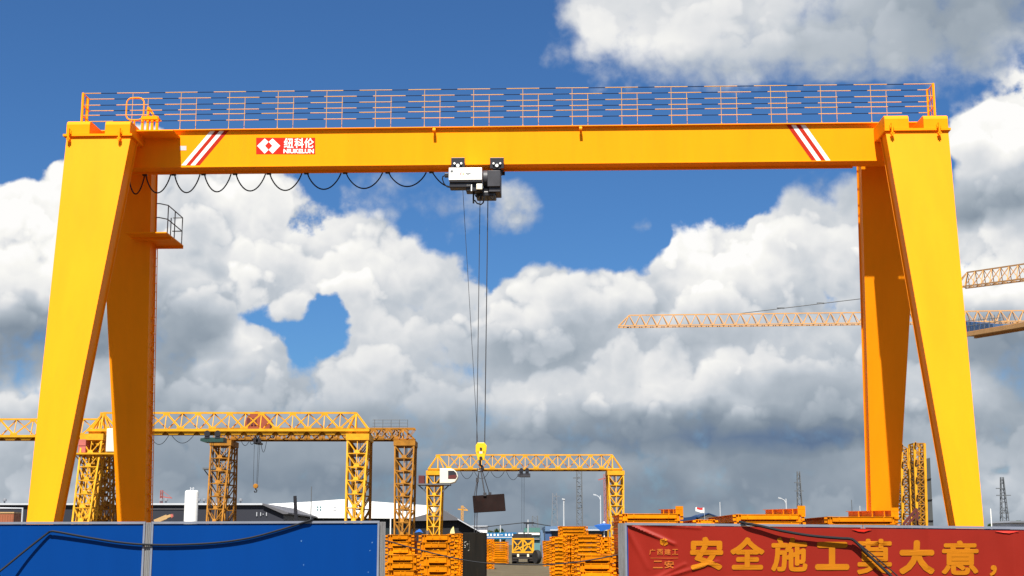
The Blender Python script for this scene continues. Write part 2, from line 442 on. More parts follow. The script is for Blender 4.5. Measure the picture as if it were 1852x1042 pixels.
M['rope'] = paint('greased_wire_rope', (0.05, 0.05, 0.055), 0.5, 0.1, metal=0.3)
M['rust'] = paint('brown_oxide_steel', (0.017, 0.0105, 0.0095), 0.75, 0.3, 2.0, dirt=0.6, dirt_col=(0.034, 0.012, 0.009), spec=0.06)
M['block'] = paint('black_steel_block', (0.0105, 0.0095, 0.0078), 0.65, 0.3, 1.6, dirt=0.5, dirt_col=(0.022, 0.015, 0.010), spec=0.08, streak=True)
M['hook_yellow'] = paint('hook_block_yellow', (0.78, 0.46, 0.01), 0.4, 0.06)
M['blue'] = paint('blue_hoarding_sheet', (0.0005, 0.037, 0.19), 0.45, 0.05, 0.8, dirt=0.10, dirt_col=(0.001, 0.042, 0.18), streak=True, spec=0.08)
M['galv'] = paint('galvanised_steel', (0.20, 0.20, 0.20), 0.5, 0.2, 6.0, dirt=0.55, dirt_col=(0.07, 0.06, 0.045), metal=0.2, streak=True)
M['grey_cap'] = paint('grey_frame_edge', (0.17, 0.19, 0.24), 0.45, 0.12, 4.0)
M['cloth'] = paint('red_banner_cloth', (0.215, 0.0125, 0.006), 0.55, 0.08, 1.2, spec=0.15)
M['gold'] = paint('orange_print', (0.40, 0.135, 0.006), 0.6, 0.08, 3.0, spec=0.05)
M['gold_dull'] = paint('dull_orange_print', (0.44, 0.115, 0.02), 0.55, 0.1, 3.0, spec=0.1)
M['dark_wall'] = paint('charcoal_cladding', (0.028, 0.030, 0.040), 0.6, 0.08, 0.05, spec=0.2)
M['dark_green_wall'] = paint('slate_wall', (0.020, 0.030, 0.033), 0.6, 0.08, 0.05, spec=0.2)
M['grey_roof'] = paint('grey_roofing', (0.10, 0.10, 0.11), 0.6, 0.1, 0.1, spec=0.2)
M['trim'] = paint('pale_trim', (0.45, 0.47, 0.50), 0.5, 0.05)
M['shed_wall'] = paint('dark_shed_wall', (0.020, 0.021, 0.024), 0.7, 0.1, 0.1, spec=0.15)
M['brick'] = paint('rust_red_cladding', (0.25, 0.05, 0.022), 0.6, 0.12, 0.8)
M['pink'] = paint('faded_red_cabinet', (0.42, 0.11, 0.09), 0.6, 0.1)
M['maroon'] = paint('maroon_cabinet', (0.10, 0.018, 0.016), 0.6, 0.1)
M['cab'] = paint('white_cab', (0.66, 0.63, 0.52), 0.45, 0.03)
M['glass'] = paint('dark_glass', (0.03, 0.03, 0.035), 0.12, 0.2, 2.0, spec=0.6)
M['green'] = paint('dark_green_paint', (0.012, 0.045, 0.038), 0.5, 0.15)
M['mast'] = paint('grey_mast', (0.10, 0.11, 0.12), 0.6, 0.1)
M['mast_far'] = paint('pale_grey_mast', (0.15, 0.16, 0.18), 0.6, 0.1)
M['lamp'] = paint('pale_lamp_post', (0.42, 0.44, 0.46), 0.5, 0.05)
M['teal'] = paint('teal_panel', (0.10, 0.22, 0.23), 0.5, 0.1, 0.3)
M['sea'] = paint('sea_green_roof', (0.07, 0.17, 0.15), 0.5, 0.1, 0.3)
M['billboard'] = paint('blue_board', (0.008, 0.13, 0.30), 0.5, 0.06)
M['pale_blue'] = paint('pale_blue_cladding', (0.10, 0.17, 0.28), 0.55, 0.06, 0.2)
M['steel_blue'] = paint('steel_blue_cladding', (0.04, 0.09, 0.20), 0.55, 0.06, 0.2)
M['tarp'] = paint('bright_blue_tarpaulin', (0.01, 0.09, 0.36), 0.5, 0.06)
M['navy_roof'] = paint('navy_roof', (0.008, 0.03, 0.09), 0.5, 0.06)
M['container'] = paint('brown_container', (0.28, 0.09, 0.04), 0.6, 0.12)
M['beige'] = paint('beige_boom', (0.42, 0.27, 0.12), 0.5, 0.12)
M['tyre'] = paint('tyre_rubber', (0.014, 0.014, 0.015), 0.8, 0.2)
M['truck'] = paint('dark_truck_frame', (0.022, 0.018, 0.018), 0.6, 0.2)
M['lampglass'] = paint('pale_lens', (0.8, 0.74, 0.55), 0.25, 0.02)
M['straw'] = paint('pale_yellow_cloth', (0.55, 0.52, 0.22), 0.7, 0.08)
M['red_far'] = paint('red_crane_paint', (0.34, 0.09, 0.08), 0.6, 0.1)
M['leaf'] = paint('leaf_green', (0.040, 0.070, 0.028), 0.7, 0.35, 0.6, spec=0.15)
M['bark'] = paint('bark', (0.06, 0.045, 0.03), 0.9, 0.2, 3)
M['flag_red'] = paint('flag_red', (0.50, 0.02, 0.02), 0.6, 0.05)
M['chalk'] = paint('chalk_marks', (0.34, 0.32, 0.28), 0.9, 0.2, 8)
M['grey_plate'] = paint('grey_steel_plate', (0.060, 0.066, 0.068), 0.6, 0.15, 1.0, streak=True)
M['speck'] = paint('dried_splash', (0.10, 0.22, 0.42), 0.8, 0.1)

def ground_mat(name, c1, c2, scale):
    m = bpy.data.materials.new(name); m.use_nodes = True
    N, L = m.node_tree.nodes, m.node_tree.links
    b = N['Principled BSDF']; b.inputs['Roughness'].default_value = 0.95; b.inputs['Specular IOR Level'].default_value = 0.1
    tc = N.new('ShaderNodeTexCoord')
    n = N.new('ShaderNodeTexNoise'); n.inputs['Scale'].default_value = scale; n.inputs['Detail'].default_value = 9; n.inputs['Roughness'].default_value = 0.65
    L.new(tc.outputs['Object'], n.inputs['Vector'])
    r = N.new('ShaderNodeValToRGB'); r.color_ramp.elements[0].position = 0.35; r.color_ramp.elements[0].color = (*c1, 1)
    r.color_ramp.elements[1].position = 0.68; r.color_ramp.elements[1].color = (*c2, 1)
    L.new(n.outputs['Fac'], r.inputs[0]); L.new(r.outputs[0], b.inputs['Base Color'])
    bp = N.new('ShaderNodeBump'); bp.inputs['Strength'].default_value = 0.4; bp.inputs['Distance'].default_value = 0.05
    L.new(n.outputs['Fac'], bp.inputs['Height']); L.new(bp.outputs[0], b.inputs['Normal'])
    return m

# ------------------------------------------------------------------ ground
MB().quad((-4000, -600, 0), (4000, -600, 0), (4000, 7000, 0), (-4000, 7000, 0)).build('ground', ground_mat('packed_earth', (0.055, 0.043, 0.026), (0.095, 0.076, 0.05), 0.35))
struct(bpy.data.objects['ground'])
rd = MB()
ns = 24
for i in range(ns):
    y0, y1 = -10 + 190 * i / ns, -10 + 190 * (i + 1) / ns
    rd.quad((-2.2, y0, 0.004), (3.6, y0, 0.004), (3.6, y1, 0.004), (-2.2, y1, 0.004))
struct(rd.build('road', ground_mat('dusty_concrete_road', (0.072, 0.056, 0.034), (0.115, 0.095, 0.06), 0.6)))

# ------------------------------------------------------------------ the big gantry crane
YAW = -0.035
CR = Vector((0, 46.0, 0))
CA, SA = math.cos(YAW), math.sin(YAW)
LX, LY = Vector((CA, SA, 0)), Vector((-SA, CA, 0))
def to_local(p):
    d = Vector(p) - CR
    return Vector((d.dot(LX), d.dot(LY), d.z))
EYEL = to_local((0, 0, EYE))
def rl(px, py):
    r = ray(px, py); return Vector((r.dot(LX), r.dot(LY), r.z))
def cl(px, py, yl):                 # pixel -> crane coordinates on the plane y = yl
    r = rl(px, py); return EYEL + r * ((yl - EYEL.y) / r.y)
def cp(px, py, p0, n):              # pixel -> crane coordinates on any plane
    r = rl(px, py); n = Vector(n); return EYEL + r * ((Vector(p0) - EYEL).dot(n) / r.dot(n))

G = empty('gantry_crane', CR, YAW)
tag(G, 'huge yellow box girder gantry crane with tapered A-frame legs striding over the blue fence', 'gantry crane')
HWD = 0.33                           # half the girder's width
zt = cl(683, 233.5, -HWD).z; zb = cl(683, 298.3, -HWD).z
xL = cl(152, 240, -HWD).x; xR = cl(1690, 225, -HWD).x
g = MB()
g.box(xL, xR, -HWD, HWD, zb, zt)
g.build('girder_web', M['yellow'], G)
MB().box(xL - 0.02, xR + 0.02, -HWD - 0.10, HWD + 0.10, zt + 0.001, zt + 0.032).build('top_flange', M['yellow'], G)
MB().box(xL, xR, -HWD - 0.03, HWD + 0.03, zb - 0.03, zb - 0.001).build('bottom_flange', M['yellow'], G)
FZ = zt + 0.032
# lifting lugs
for px in (786, 1050):
    c = cl(px, 236, -HWD)
    lug = MB(); lug.box(c.x - 0.035, c.x + 0.035, -HWD - 0.20, -HWD - 0.001, zt - 0.10, zt - 0.002)
    lug.lathe((c.x, -HWD - 0.17, zt - 0.12), [(0.07, -0.05), (0.07, 0.05)], 10, 'x')
    lug.build('lifting_lug', M['yellow'], G)
# warning stripes, as strips laid on the web
def stripe(pts, mat):
    q = [cl(x, y, -HWD - 0.004) for x, y in pts]
    q = [Vector((v.x, -HWD - 0.004, min(zt - 0.003, max(zb + 0.002, v.z)))) for v in q]
    MB().quad(*q).build('warning_stripe', mat, G)
def slant(xt, xb, wpx, yt, yb, cols):
    n = len(cols)
    for i, c in enumerate(cols):
        a, b_ = wpx * i / n, wpx * (i + 1) / n
        stripe([(xt + a, yt), (xt + b_, yt), (xb + b_, yb), (xb + a, yb)], c)
slant(381, 328, 33, 230.5, 299, [M['white'], M['stripe_red'], M['white'], M['stripe_red']])
slant(1422, 1468, 34, 224, 290.5, [M['stripe_red'], M['white'], M['stripe_red'], M['white']])
# small pale plate
MB().add(*[[cl(325.5, 264, -HWD - 0.006), cl(337, 264, -HWD - 0.006), cl(337, 272, -HWD - 0.006), cl(325.5, 272, -HWD - 0.006)], [(0, 1, 2, 3)]]).build('data_plate', M['trim'], G)

# writing ------------------------------------------------------------
def glyphs(text, bold=0.0):
    cu = bpy.data.curves.new("writing", 'FONT'); cu.body = text; cu.offset = bold; cu.size = 1.0; cu.resolution_u = 3
    o = bpy.data.objects.new("writing", cu); COL.objects.link(o)
    dg = bpy.context.evaluated_depsgraph_get(); dg.update()
    me = bpy.data.meshes.new_from_object(o.evaluated_get(dg))
    vs = [v.co.copy() for v in me.vertices]; fs = [tuple(p.vertices) for p in me.polygons]
    bpy.data.objects.remove(o); bpy.data.curves.remove(cu); bpy.data.meshes.remove(me)
    return vs, fs
def write(mb, text, tl, tr, br, bl, bold=0.0, post=None):
    vs, fs = glyphs(text, bold)
    if not vs: return
    x0, x1 = min(v.x for v in vs), max(v.x for v in vs); y0, y1 = min(v.y for v in vs), max(v.y for v in vs)
    out = []
    for v in vs:
        a, b_ = (v.x - x0) / max(1e-6, x1 - x0), (v.y - y0) / max(1e-6, y1 - y0)
        p = (Vector(bl) * (1 - a) + Vector(br) * a) * (1 - b_) + (Vector(tl) * (1 - a) + Vector(tr) * a) * b_
        out.append(post(p) if post else p)
    mb.add(out, fs)
def write_bold(mb, text, quad4, b, lift, post=None):
    tl, tr, br, bl = [Vector(v) for v in quad4]
    ex, ey = (tr - tl).normalized() * b, (tl - bl).normalized() * b
    tl, tr, br, bl = tl + ex - ey, tr - ex - ey, br - ex + ey, bl + ex + ey
    for k, (i, j) in enumerate(((0, 0), (1, 0), (-1, 0), (0, 1), (0, -1), (0.7, 0.7), (-0.7, 0.7), (0.7, -0.7), (-0.7, -0.7))):
        o = ex * i + ey * j + lift * (k * 0.00008)
        if post: write(mb, text, tl + o, tr + o, br + o, bl + o, 0.0, post=lambda p, k=k: post(p) + lift * (k * 0.00008))
        else: write(mb, text, tl + o, tr + o, br + o, bl + o, 0.0)
def rect(x0, y0, x1, y1, fn): return fn(x0, y0), fn(x1, y0), fn(x1, y1), fn(x0, y1)

sg = lambda d: (lambda px, py: cl(px, py, -HWD - d))
sign = MB(); q = rect(463.3, 249.2, 570, 279, sg(0.004))
sign.quad(*q)
s_ob = sign.build('maker_sign', M['red_sign'], G)
def zpx(x, y): return 450 + x / 12.35, 235 + y / 12.35
em = MB(); f8 = sg(0.008)
em.add([f8(*zpx(*p)) for p in [(185, 357), (355, 192), (441, 268), (360, 357), (441, 445), (353, 530)]], [(0, 1, 2, 3), (0, 3, 4, 5)])
em.add([f8(*zpx(*p)) for p in [(700, 355), (530, 192), (445, 268), (526, 355), (445, 445), (532, 530)]], [(0, 3, 2, 1), (0, 5, 4, 3)])
em.build('emblem', M['white'], s_ob)
wr = MB()
FRONT = Vector((0, -1, 0))
write_bold(wr, "纽", rect(513.3, 249.8, 530.7, 267.8, f8), 0.009, FRONT)
write_bold(wr, "科", rect(532.3, 249.8, 549.7, 267.8, f8), 0.009, FRONT)
write_bold(wr, "伦", rect(550.3, 249.8, 567.7, 267.8, f8), 0.009, FRONT)
write_bold(wr, "NIUKELUN", rect(512.6, 269.4, 567.6, 277.5, f8), 0.009, FRONT)
wr.build('lettering', M['white'], s_ob)

# railings -----------------------------------------------------------
def railing(yl, top_px, tops, bots, first_gap, phase, corner_l, corner_r, name):
    rail = MB()
    zs = []
    for ypx in tops:
        zs.append(cl(683, ypx, yl).z)
    x0, x1 = cl(corner_l, top_px, yl).x, cl(corner_r, top_px - 11, yl).x
    per = cl(414.5, top_px, yl).x - cl(327, top_px, yl).x
    a0 = cl(phase, top_px, yl).x            # a navy length begins here
    for z in zs:
        x = a0 - per
        while x < x1:
            for s0, s1, mi in ((x, x + per * 0.335, 1), (x + per * 0.335, x + per, 0)):
                s0, s1 = max(s0, x0), min(s1, x1)
                if s1 - s0 > 0.02:
                    rail.mat(mi).tube([(s0, yl, z), (s1, yl, z)], 0.0155, 6)
            x += per
    ro = rail.build(name, [M['cream'], M['navy']], G, smooth=True)
    px0 = cl(bots, top_px, yl).x
    x = px0; xs = []
    while x < x1 - 0.9: xs.append(x); x += per
    for x in xs:
        MB().tube([(x, yl, FZ), (x, yl, zs[0])], 0.0095, 6).tube([(x, yl, FZ), (x, yl, FZ + 0.07)], 0.018, 6).build('post', M['cream'], ro)
    for x in (x0, x1):
        MB().box(x - 0.035, x + 0.035, yl - 0.035, yl + 0.035, FZ, zs[0] + 0.02).build('corner_post', M['yellow'], ro)
    return zs, x0, x1
YF, YB = -0.34, 0.34
zf, xa, xb = railing(YF, 165, [163.2, 184.8, 203.2], 241, 0, 183, 151, 1687.5, 'front_railing')
zr, _, _ = railing(YB, 176, [173.8, 195.0, 214.5], 268.5, 0, 207, 159.5, 1677, 'rear_railing')
for x in (xa, xb):
    er = MB()
    for za, zc in zip(zf, zr):
        er.tube([(x, YF, za), (x, YB, za)], 0.021, 6)
    er.tube([(x, 0, FZ), (x, 0, zf[0])], 0.017, 6)
    er.build('end_rail', M['yellow'], G, smooth=True)

# saddle beams and legs ----------------------------------------------
YS = -1.9
def saddle(px0, px1, yt, yb_):
    x0, x1 = cl(px0, yt, YS).x, cl(px1, yt, YS).x
    z1, z0 = cl((px0 + px1) / 2, yt, YS).z, cl((px0 + px1) / 2, yb_, YS).z
    for sgn in (-1, 1):
        prof = [(1.9, z0), (1.9, z1 - 0.14), (1.87, z1 - 0.05), (1.79, z1 - 0.005), (1.75, z1), (HWD + 0.002, z1), (HWD + 0.002, z0)]
        MB().prism([(x0, sgn * a, z) for a, z in prof], (x1 - x0, 0, 0)).build('saddle_beam', M['yellow'], G, bevel=0.012)
    return x0, x1, z0, z1
def leg(fr, top, bottom, name_mat, y_top, y_bot, ztop, zlow, th):
    # top / bottom: (xl, xr) in crane coordinates on the leg's outer plate, tapering straight to the ground beam
    (xl1, xr1), (xl0, xr0) = top, bottom
    s = -1 if fr else 1
    m = MB()
    t = 0.03
    def ring(y1, y0, xe):
        return [(xl0 - xe, y0, zlow), (xr0 + xe, y0, zlow), (xr1 + xe, y1, ztop), (xl1 - xe, y1, ztop)]
    def slab(ya1, ya0, yb1, yb0, xe):
        a, b_ = ring(ya1, ya0, xe), ring(yb1, yb0, xe)
        m.add(a + b_, [(0, 1, 2, 3), (7, 6, 5, 4), (0, 4, 5, 1), (1, 5, 6, 2), (2, 6, 7, 3), (3, 7, 4, 0)])
    o1, o0 = y_top, y_bot
    slab(o1, o0, o1 + t, o0 + t, 0.0)
    slab(o1 + t, o0 + t, o1 + th - t, o0 + th - t, -0.05)
    slab(o1 + th - t, o0 + th - t, o1 + th, o0 + th, 0.0)
    return m.build('leg', M['leg_yellow'], G)
def edge(p, q, z):                     # point at height z on the line p-q
    k = (z - p.z) / (q.z - p.z); return p + (q - p) * k

ZLOW = 0.62
def near_leg(tl, tr, bl, br, ztop):
    yt, yb2 = YS, -4.75
    slope = (yb2 - yt) / (ztop - ZLOW)     # leaning plate: y = yt + (ztop - z) * slope
    n = Vector((0, 1, slope)); p0 = Vector((0, yt, ztop))
    P = [cp(*q, p0, n) for q in (tl, tr, bl, br)]
    L1, L0 = edge(P[0], P[2], ztop), edge(P[0], P[2], ZLOW)
    R1, R0 = edge(P[1], P[3], ztop), edge(P[1], P[3], ZLOW)
    return leg(True, (L1.x, R1.x), (L0.x, R0.x), None, yt, yb2, ztop, ZLOW, 0.78)
def far_leg(tl, tr, bl, br, ztop):
    yt, yb2 = 1.12, 3.97
    slope = (yb2 - yt) / (ztop - ZLOW)
    n = Vector((0, 1, slope)); p0 = Vector((0, yt, ztop))
    P = [cp(*q, p0, n) for q in (tl, tr, bl, br)]
    L1, L0 = edge(P[0], P[2], ztop), edge(P[0], P[2], ZLOW)
    R1, R0 = edge(P[1], P[3], ztop), edge(P[1], P[3], ZLOW)
    return leg(False, (L1.x, R1.x), (L0.x, R0.x), None, yt, yb2, ztop, ZLOW, 0.78)

ends = []
for (h0, h1, yt_, yp_), (n0, n1), (tl, tr, bl, br), (ftl, ftr, fbl, fbr) in (
    (((121, 163), (190.5, 236), 218, 242.5), (115.5, 240), ((120.5, 248), (236.5, 248), (48, 943), (97, 943)), ((181, 310), (274, 310), (212, 943), (261.5, 943))),
    (((1599, 1643), (1669.5, 1714), 207.5, 232.5), (1599, 1718.5), ((1602, 241), (1715.5, 240), (1728, 951), (1779.5, 951)), ((1558, 310), (1661, 310), (1576, 925), (1625, 925)))):
    a = saddle(*h0, yt_, yp_); b_ = saddle(*h1, yt_, yp_)
    z0 = (a[2] + b_[2]) / 2
    xa0, xa1 = cl(n0, yp_, YS).x, cl(n1, yp_, YS).x
    zp = min(a[2], b_[2]) - 0.002
    for y0, y1 in ((-1.98, -0.80), (0.80, 1.98)):
        MB().box(xa0, xa1, y0, y1, zp - 0.075, zp).build('flange_plate', M['yellow'], G)
    zl = zp - 0.077
    near_leg(tl, tr, bl, br, zl)
    far_leg(ftl, ftr, fbl, fbr, zl)
    # end wall between the saddle beams
    MB().box(a[0] + 0.01, b_[1] - 0.01, -HWD - 0.04, -HWD - 0.005, a[2] + 0.002, a[2] + 0.25).build('end_wall', M['yellow'], G)
    for bx in (xa0 + 0.22, xa1 - 0.40):
        h = MB(); h.box(bx - 0.025, bx + 0.025, -2.10, -1.985, zp - 0.28, zp + 0.16); h.box(bx - 0.07, bx + 0.07, -2.04, -1.985, zp + 0.02, zp + 0.10)
        h.box(bx - 0.06, bx + 0.06, -2.10, -1.99, zp - 0.22, zp - 0.17)
        h.build('clamp_bracket', M['yellow'], G)
    xm = (cl(bl[0], 943, -4).x + cl(br[0], 943, -4).x) / 2
    gb = MB(); gb.box(xm - 0.3, xm + 0.3, -5.4, 5.4, 0.22, 0.618); gb.build('ground_beam', M['yellow'], G)
    for yw in (-4.9, -4.2, 4.2, 4.9):
        MB().lathe((xm, yw, 0.20), [(0.2, -0.09), (0.2, 0.09)], 16, 'x').build('travel_wheel', M['black'], G)
    ends.append(zl)

# upper service platform in front of the girder at the one end
zpl = cl(277, 234.5, -1.23).z
x0, x1 = cl(237, 236, -1.23).x, cl(313, 233, -1.23).x
MB().box(x0, x1, -1.23, -HWD - 0.002, zpl - 0.05, zpl).build('service_platform', M['yellow'], G)
# rest platform by the rear leg, with its handrail
zr0 = cl(300, 419, 0.5).z
x0, x1 = cl(226, 419, 0.5).x, cl(301, 419, 0.5).x
pf = MB(); pf.box(x0, x1, 0.5, 2.7, zr0 - 0.05, zr0 - 0.01); pf.box(x0, x1, 2.66, 2.70, zr0 - 0.14, zr0 - 0.051); pf.box(x0 + 0.02, x1 - 0.02, 1.2, 1.24, zr0 - 0.12, zr0 - 0.051)
po = pf.build('rest_platform', M['yellow'], G)
hr = MB(); xx = x1 - 0.05
xin = cl(284, 367, 0.6).x
for dz in (1.0, 0.5):
    hr.tube([(xin, 0.56, zr0 + dz + 0.02), (xx - 0.25, 0.56, zr0 + dz + 0.02), (xx, 0.75, zr0 + dz), (xx, 2.62, zr0 + dz)], 0.02, 6)
    hr.tube([(xx, 2.62, zr0 + dz), (xin, 2.62, zr0 + dz)], 0.02, 6)
for p in ((xx, 0.78), (xx, 1.65), (xx, 2.62), (xx - 0.42, 2.62)):
    hr.tube([(*p, zr0 - 0.05), (*p, zr0 + 1.0)], 0.02, 6)
hr.build('handrail', M['mast'], po, smooth=True)
# ladder up the rear leg
ld = MB()
def legx(z):                         # inner edge of the rear leg
    a, b_ = cl(277, 460, 3.0), cl(264.5, 940, 4.6)
    return a.x + (b_.x - a.x) * (a.z - z) / (a.z - b_.z)
zz = ends[0]
for k in range(2):
    pts = []
    for z in (0.6, 4.0, 8.0, zr0): pts.append((legx(z) + 0.26, 4.45 - (z - 0.6) * 0.19 + 0.38 * k, z))
    ld.tube(pts, 0.016, 5)
z = 0.8
while z < zr0:
    ld.tube([(legx(z) + 0.26, 4.45 - (z - 0.6) * 0.19, z), (legx(z) + 0.26, 4.83 - (z - 0.6) * 0.19, z)], 0.011, 5); z += 0.3
z = 1.4
while z < zr0 - 2.2:
    ld.box(legx(z) - 0.06, legx(z) + 0.28, 4.43 - (z - 0.6) * 0.19, 4.60 - (z - 0.6) * 0.19, z - 0.03, z + 0.03); z += 0.52
ld.build('ladder', M['yellow'], G)
# hoop and ladder head on the girder
hp = MB()
c0, c1 = cl(228.5, 200, 0.30), cl(260, 200, 0.30)
zt_, zb_ = cl(244, 177, 0.30).z, cl(244, 217, 0.30).z
pts = []
r = 0.2
for (cx_, cz_, a0_) in ((c1.x - r, zt_ - r, 0), (c0.x + r, zt_ - r, 90), (c0.x + r, zb_ + r, 180), (c1.x - r, zb_ + r, 270)):
    for k in range(5):
        t = R(a0_ + 22.5 * k); pts.append((cx_ + r * math.cos(t), 0.30, cz_ + r * math.sin(t)))
pts.append(pts[0])
hp.tube(pts, 0.026, 6); hp.tube([((c0.x + c1.x) / 2, 0.30, zb_), ((c0.x + c1.x) / 2, 0.30, FZ - 0.02)], 0.03, 6)
hp.build('ladder_hoop', M['yellow'], G, smooth=True)
lh = MB()
for px in (258.5, 268, 276, 285):
    c = cl(px, 212, 0.05); zh = cl(px, 211 if px != 268 else 194, 0.05).z
    lh.box(c.x - 0.04, c.x + 0.04, 0.0, 0.08, FZ, zh)
c0, c1 = cl(258, 211, 0.05), cl(286, 211, 0.05)
lh.box(c0.x, c1.x, -0.02, 0.10, c0.z - 0.12, c0.z)
lh.bar(cl(270, 196, 0.05), cl(284, 218, 0.05), 0.07)
lh.box(c0.x, c1.x, 0.10, 0.5, c0.z - 0.05, c0.z - 0.01)
lh.build('ladder_head', M['yellow'], G)
# cable runway under the girder is carried by the bottom flange
MB().box(cl(236, 310, 0).x, cl(1545, 302, 0).x, HWD - 0.10, HWD - 0.04, zb - 0.11, zb - 0.031).build('cable_runway', M['yellow'], G)

# ------------------------------------------------------------------ festoon cable
FC = empty('festoon_cable', CR, YAW)
tag(FC, 'long looped black power cable hanging in swags beneath the big yellow girder', 'cable')
loops = [(233, 262, 351), (264, 309, 349), (316, 362, 348.5), (370, 418, 347), (427, 480.5, 345.5), (488, 546, 344.5), (556, 617, 342.5), (626, 692, 341), (703, 771, 337.5), (782, 826, 340)]
yc = HWD - 0.07
for i, (a, b_, yb2) in enumerate(loops):
    A = cl(a, 310, yc); B = cl(b_, 310, yc); D = cl((a + b_) / 2, yb2, yc)
    za = zb - 0.12
    if i == len(loops) - 1: B = cl(818, 338, yc); zb2 = B.z
    else: zb2 = za
    pts = []
    for k in range(17):
        t = k / 16; s = 1 - (2 * t - 1) ** 2
        s = s ** 0.85
        z = za * (1 - t) + zb2 * t
        dip = (min(za, zb2) if i < 9 else za) - D.z
        if i == 9: z = za - (za - zb2) * (1 - (1 - t) ** 2.2)
        else: z -= dip * s
        pts.append((A.x + (B.x - A.x) * t, yc, z))
    MB().tube(pts, 0.024, 6).build('cable_loop', M['cable'], FC, smooth=True)
    MB().box(A.x - 0.11, A.x + 0.05, yc - 0.035, yc + 0.035, za - 0.03, za + 0.02).build('cable_carrier', M['black'], FC)

# ------------------------------------------------------------------ hoist
HO = empty('electric_hoist', CR, YAW)
tag(HO, 'black electric hoist with white control box hanging under the middle of the big girder', 'hoist')
def hpx(x, y): return 780 + x / 8.683, 270 + y / 8.683
def hbox(mb, x0, y0, x1, y1, ya, yb2):
    a = cl(*hpx(x0, y0), ya); c = cl(*hpx(x1, y1), ya)
    mb.box(a.x, c.x, ya, yb2, c.z, a.z)
    return a, c
for x0, x1 in ((312, 525), (922, 1140)):
    m = MB(); a, c = hbox(m, x0, 132, x1, 300, -0.46, -0.43)
    m.box(a.x, c.x, 0.43, 0.46, c.z, a.z)
    ax = (a.x + c.x) / 2
    m.box(ax - 0.14, ax + 0.14, -0.46, 0.46, zb - 0.22, zb - 0.06)
    po = m.build('trolley_plate', M['black'], HO, bevel=0.01)
    for bx, by, rr in ((-0.115, 0.03, 0.035), (0.115, 0.03, 0.035), (0.0, -0.045, 0.055)):
        zc = cl(*hpx((x0 + x1) / 2, 240), -0.46).z + by
        MB().lathe((ax + bx, -0.462, zc), [(rr, -0.05), (rr, 0.0)], 12, 'y').build('wheel_bolt', M['white'], po)
    for wy in (-0.40, 0.40):
        MB().lathe((ax, wy, zb + 0.035), [(0.07, -0.025), (0.07, 0.025)], 14, 'y').build('trolley_wheel', M['dark_grey'], po)
m = MB(); hbox(m, 275, 290, 795, 480, -0.95, -0.50); cb = m.build('control_box', M['white'], HO, bevel=0.015)
m = MB(); f95 = lambda x, y: cl(*hpx(x, y), -0.955)
m.quad(*rect(302, 330, 340, 362, f95)); m.quad(*rect(540, 368, 560, 384, f95)); m.quad(*rect(566, 366, 588, 386, f95)); m.quad(*rect(594, 368, 618, 385, f95)); m.quad(*rect(552, 394, 600, 400, f95))
m.build('box_marks', M['mast'], cb)
m = MB(); m.add([f95(450, 387), f95(474, 362), f95(480, 368), f95(462, 387), f95(480, 408), f95(474, 412)], [(0, 1, 2, 3), (0, 3, 4, 5)]); m.build('box_emblem', M['stripe_red'], cb)
m = MB(); m.add([f95(490, 372), f95(514, 372), f95(514, 402), f95(490, 402)], [(0, 1, 2, 3)]); m.build('box_emblem', M['straw'], cb)
m = MB(); hbox(m, 285, 482, 790, 520, -0.93, -0.45); hbox(m, 285, 522, 640, 600, -0.88, -0.45); hbox(m, 545, 520, 800, 660, -0.82, -0.4)
m.build('hoist_frame', M['black'], HO, bevel=0.03)
m = MB(); a = cl(*hpx(810, 460), -0.6); c = cl(*hpx(1090, 460), -0.6)
m.lathe((a.x - 0.02, -0.30, cl(*hpx(950, 470), -0.3).z), [(0.20, 0), (0.30, 0.02), (0.30, c.x - a.x - 0.05), (0.25, c.x - a.x)], 24, 'x')
hbox(m, 880, 330, 1085, 585, -0.62, 0.35); hbox(m, 900, 590, 1088, 670, -0.55, 0.3)
m.build('rope_drum', M['dark_grey'], HO, smooth=True, bevel=0.02)
m = MB(); hbox(m, 700, 660, 1010, 735, -0.45, 0.25); hbox(m, 800, 600, 1000, 720, -0.40, 0.3); m.build('rope_guide', M['black'], HO, bevel=0.03)
m = MB(); m.add([cl(*hpx(1085, 330), -0.3), cl(*hpx(1150, 318), -0.3), cl(*hpx(1092, 400), -0.3)] + [cl(*hpx(1085, 330), 0.1), cl(*hpx(1150, 318), 0.1), cl(*hpx(1092, 400), 0.1)], [(0, 1, 2), (5, 4, 3), (0, 3, 4, 1), (1, 4, 5, 2), (2, 5, 3, 0)]); m.build('rope_anchor', M['black'], HO)
m = MB(); hbox(m, 708, 545, 800, 628, -0.90, -0.84); m.build('limit_switch', M['lampglass'], HO, bevel=0.01)
m = MB(); hbox(m, 555, 553, 640, 572, -0.88, -0.85); hbox(m, 622, 573, 640, 655, -0.88, -0.85); m.build('white_bracket', M['white'], HO)
m = MB(); hbox(m, 208, 375, 268, 430, -0.75, -0.6); m.build('cable_gland', M['black'], HO, bevel=0.01)
h6 = lambda x, y: cl(*hpx(x, y), -0.6)
MB().tube([h6(x, y) for x, y in ((215, 412), (180, 430), (175, 470), (200, 540), (250, 590), (330, 610), (400, 600))], 0.022, 6).build('pigtail', M['cable'], HO, smooth=True)
for pts, r in ((((662, 640), (662, 760), (663, 850)), 0.030), (((680, 690), (700, 745), (730, 755), (750, 725)), 0.018), (((680, 800), (720, 850), (780, 868), (815, 840), (830, 780), (828, 690)), 0.026), (((780, 690), (780, 790)), 0.028), (((930, 740), (950, 780), (972, 792), (985, 770), (990, 700)), 0.024)):
    MB().tube([h6(*p) for p in pts], r, 6).build('pigtail', M['cable'], HO, smooth=True)
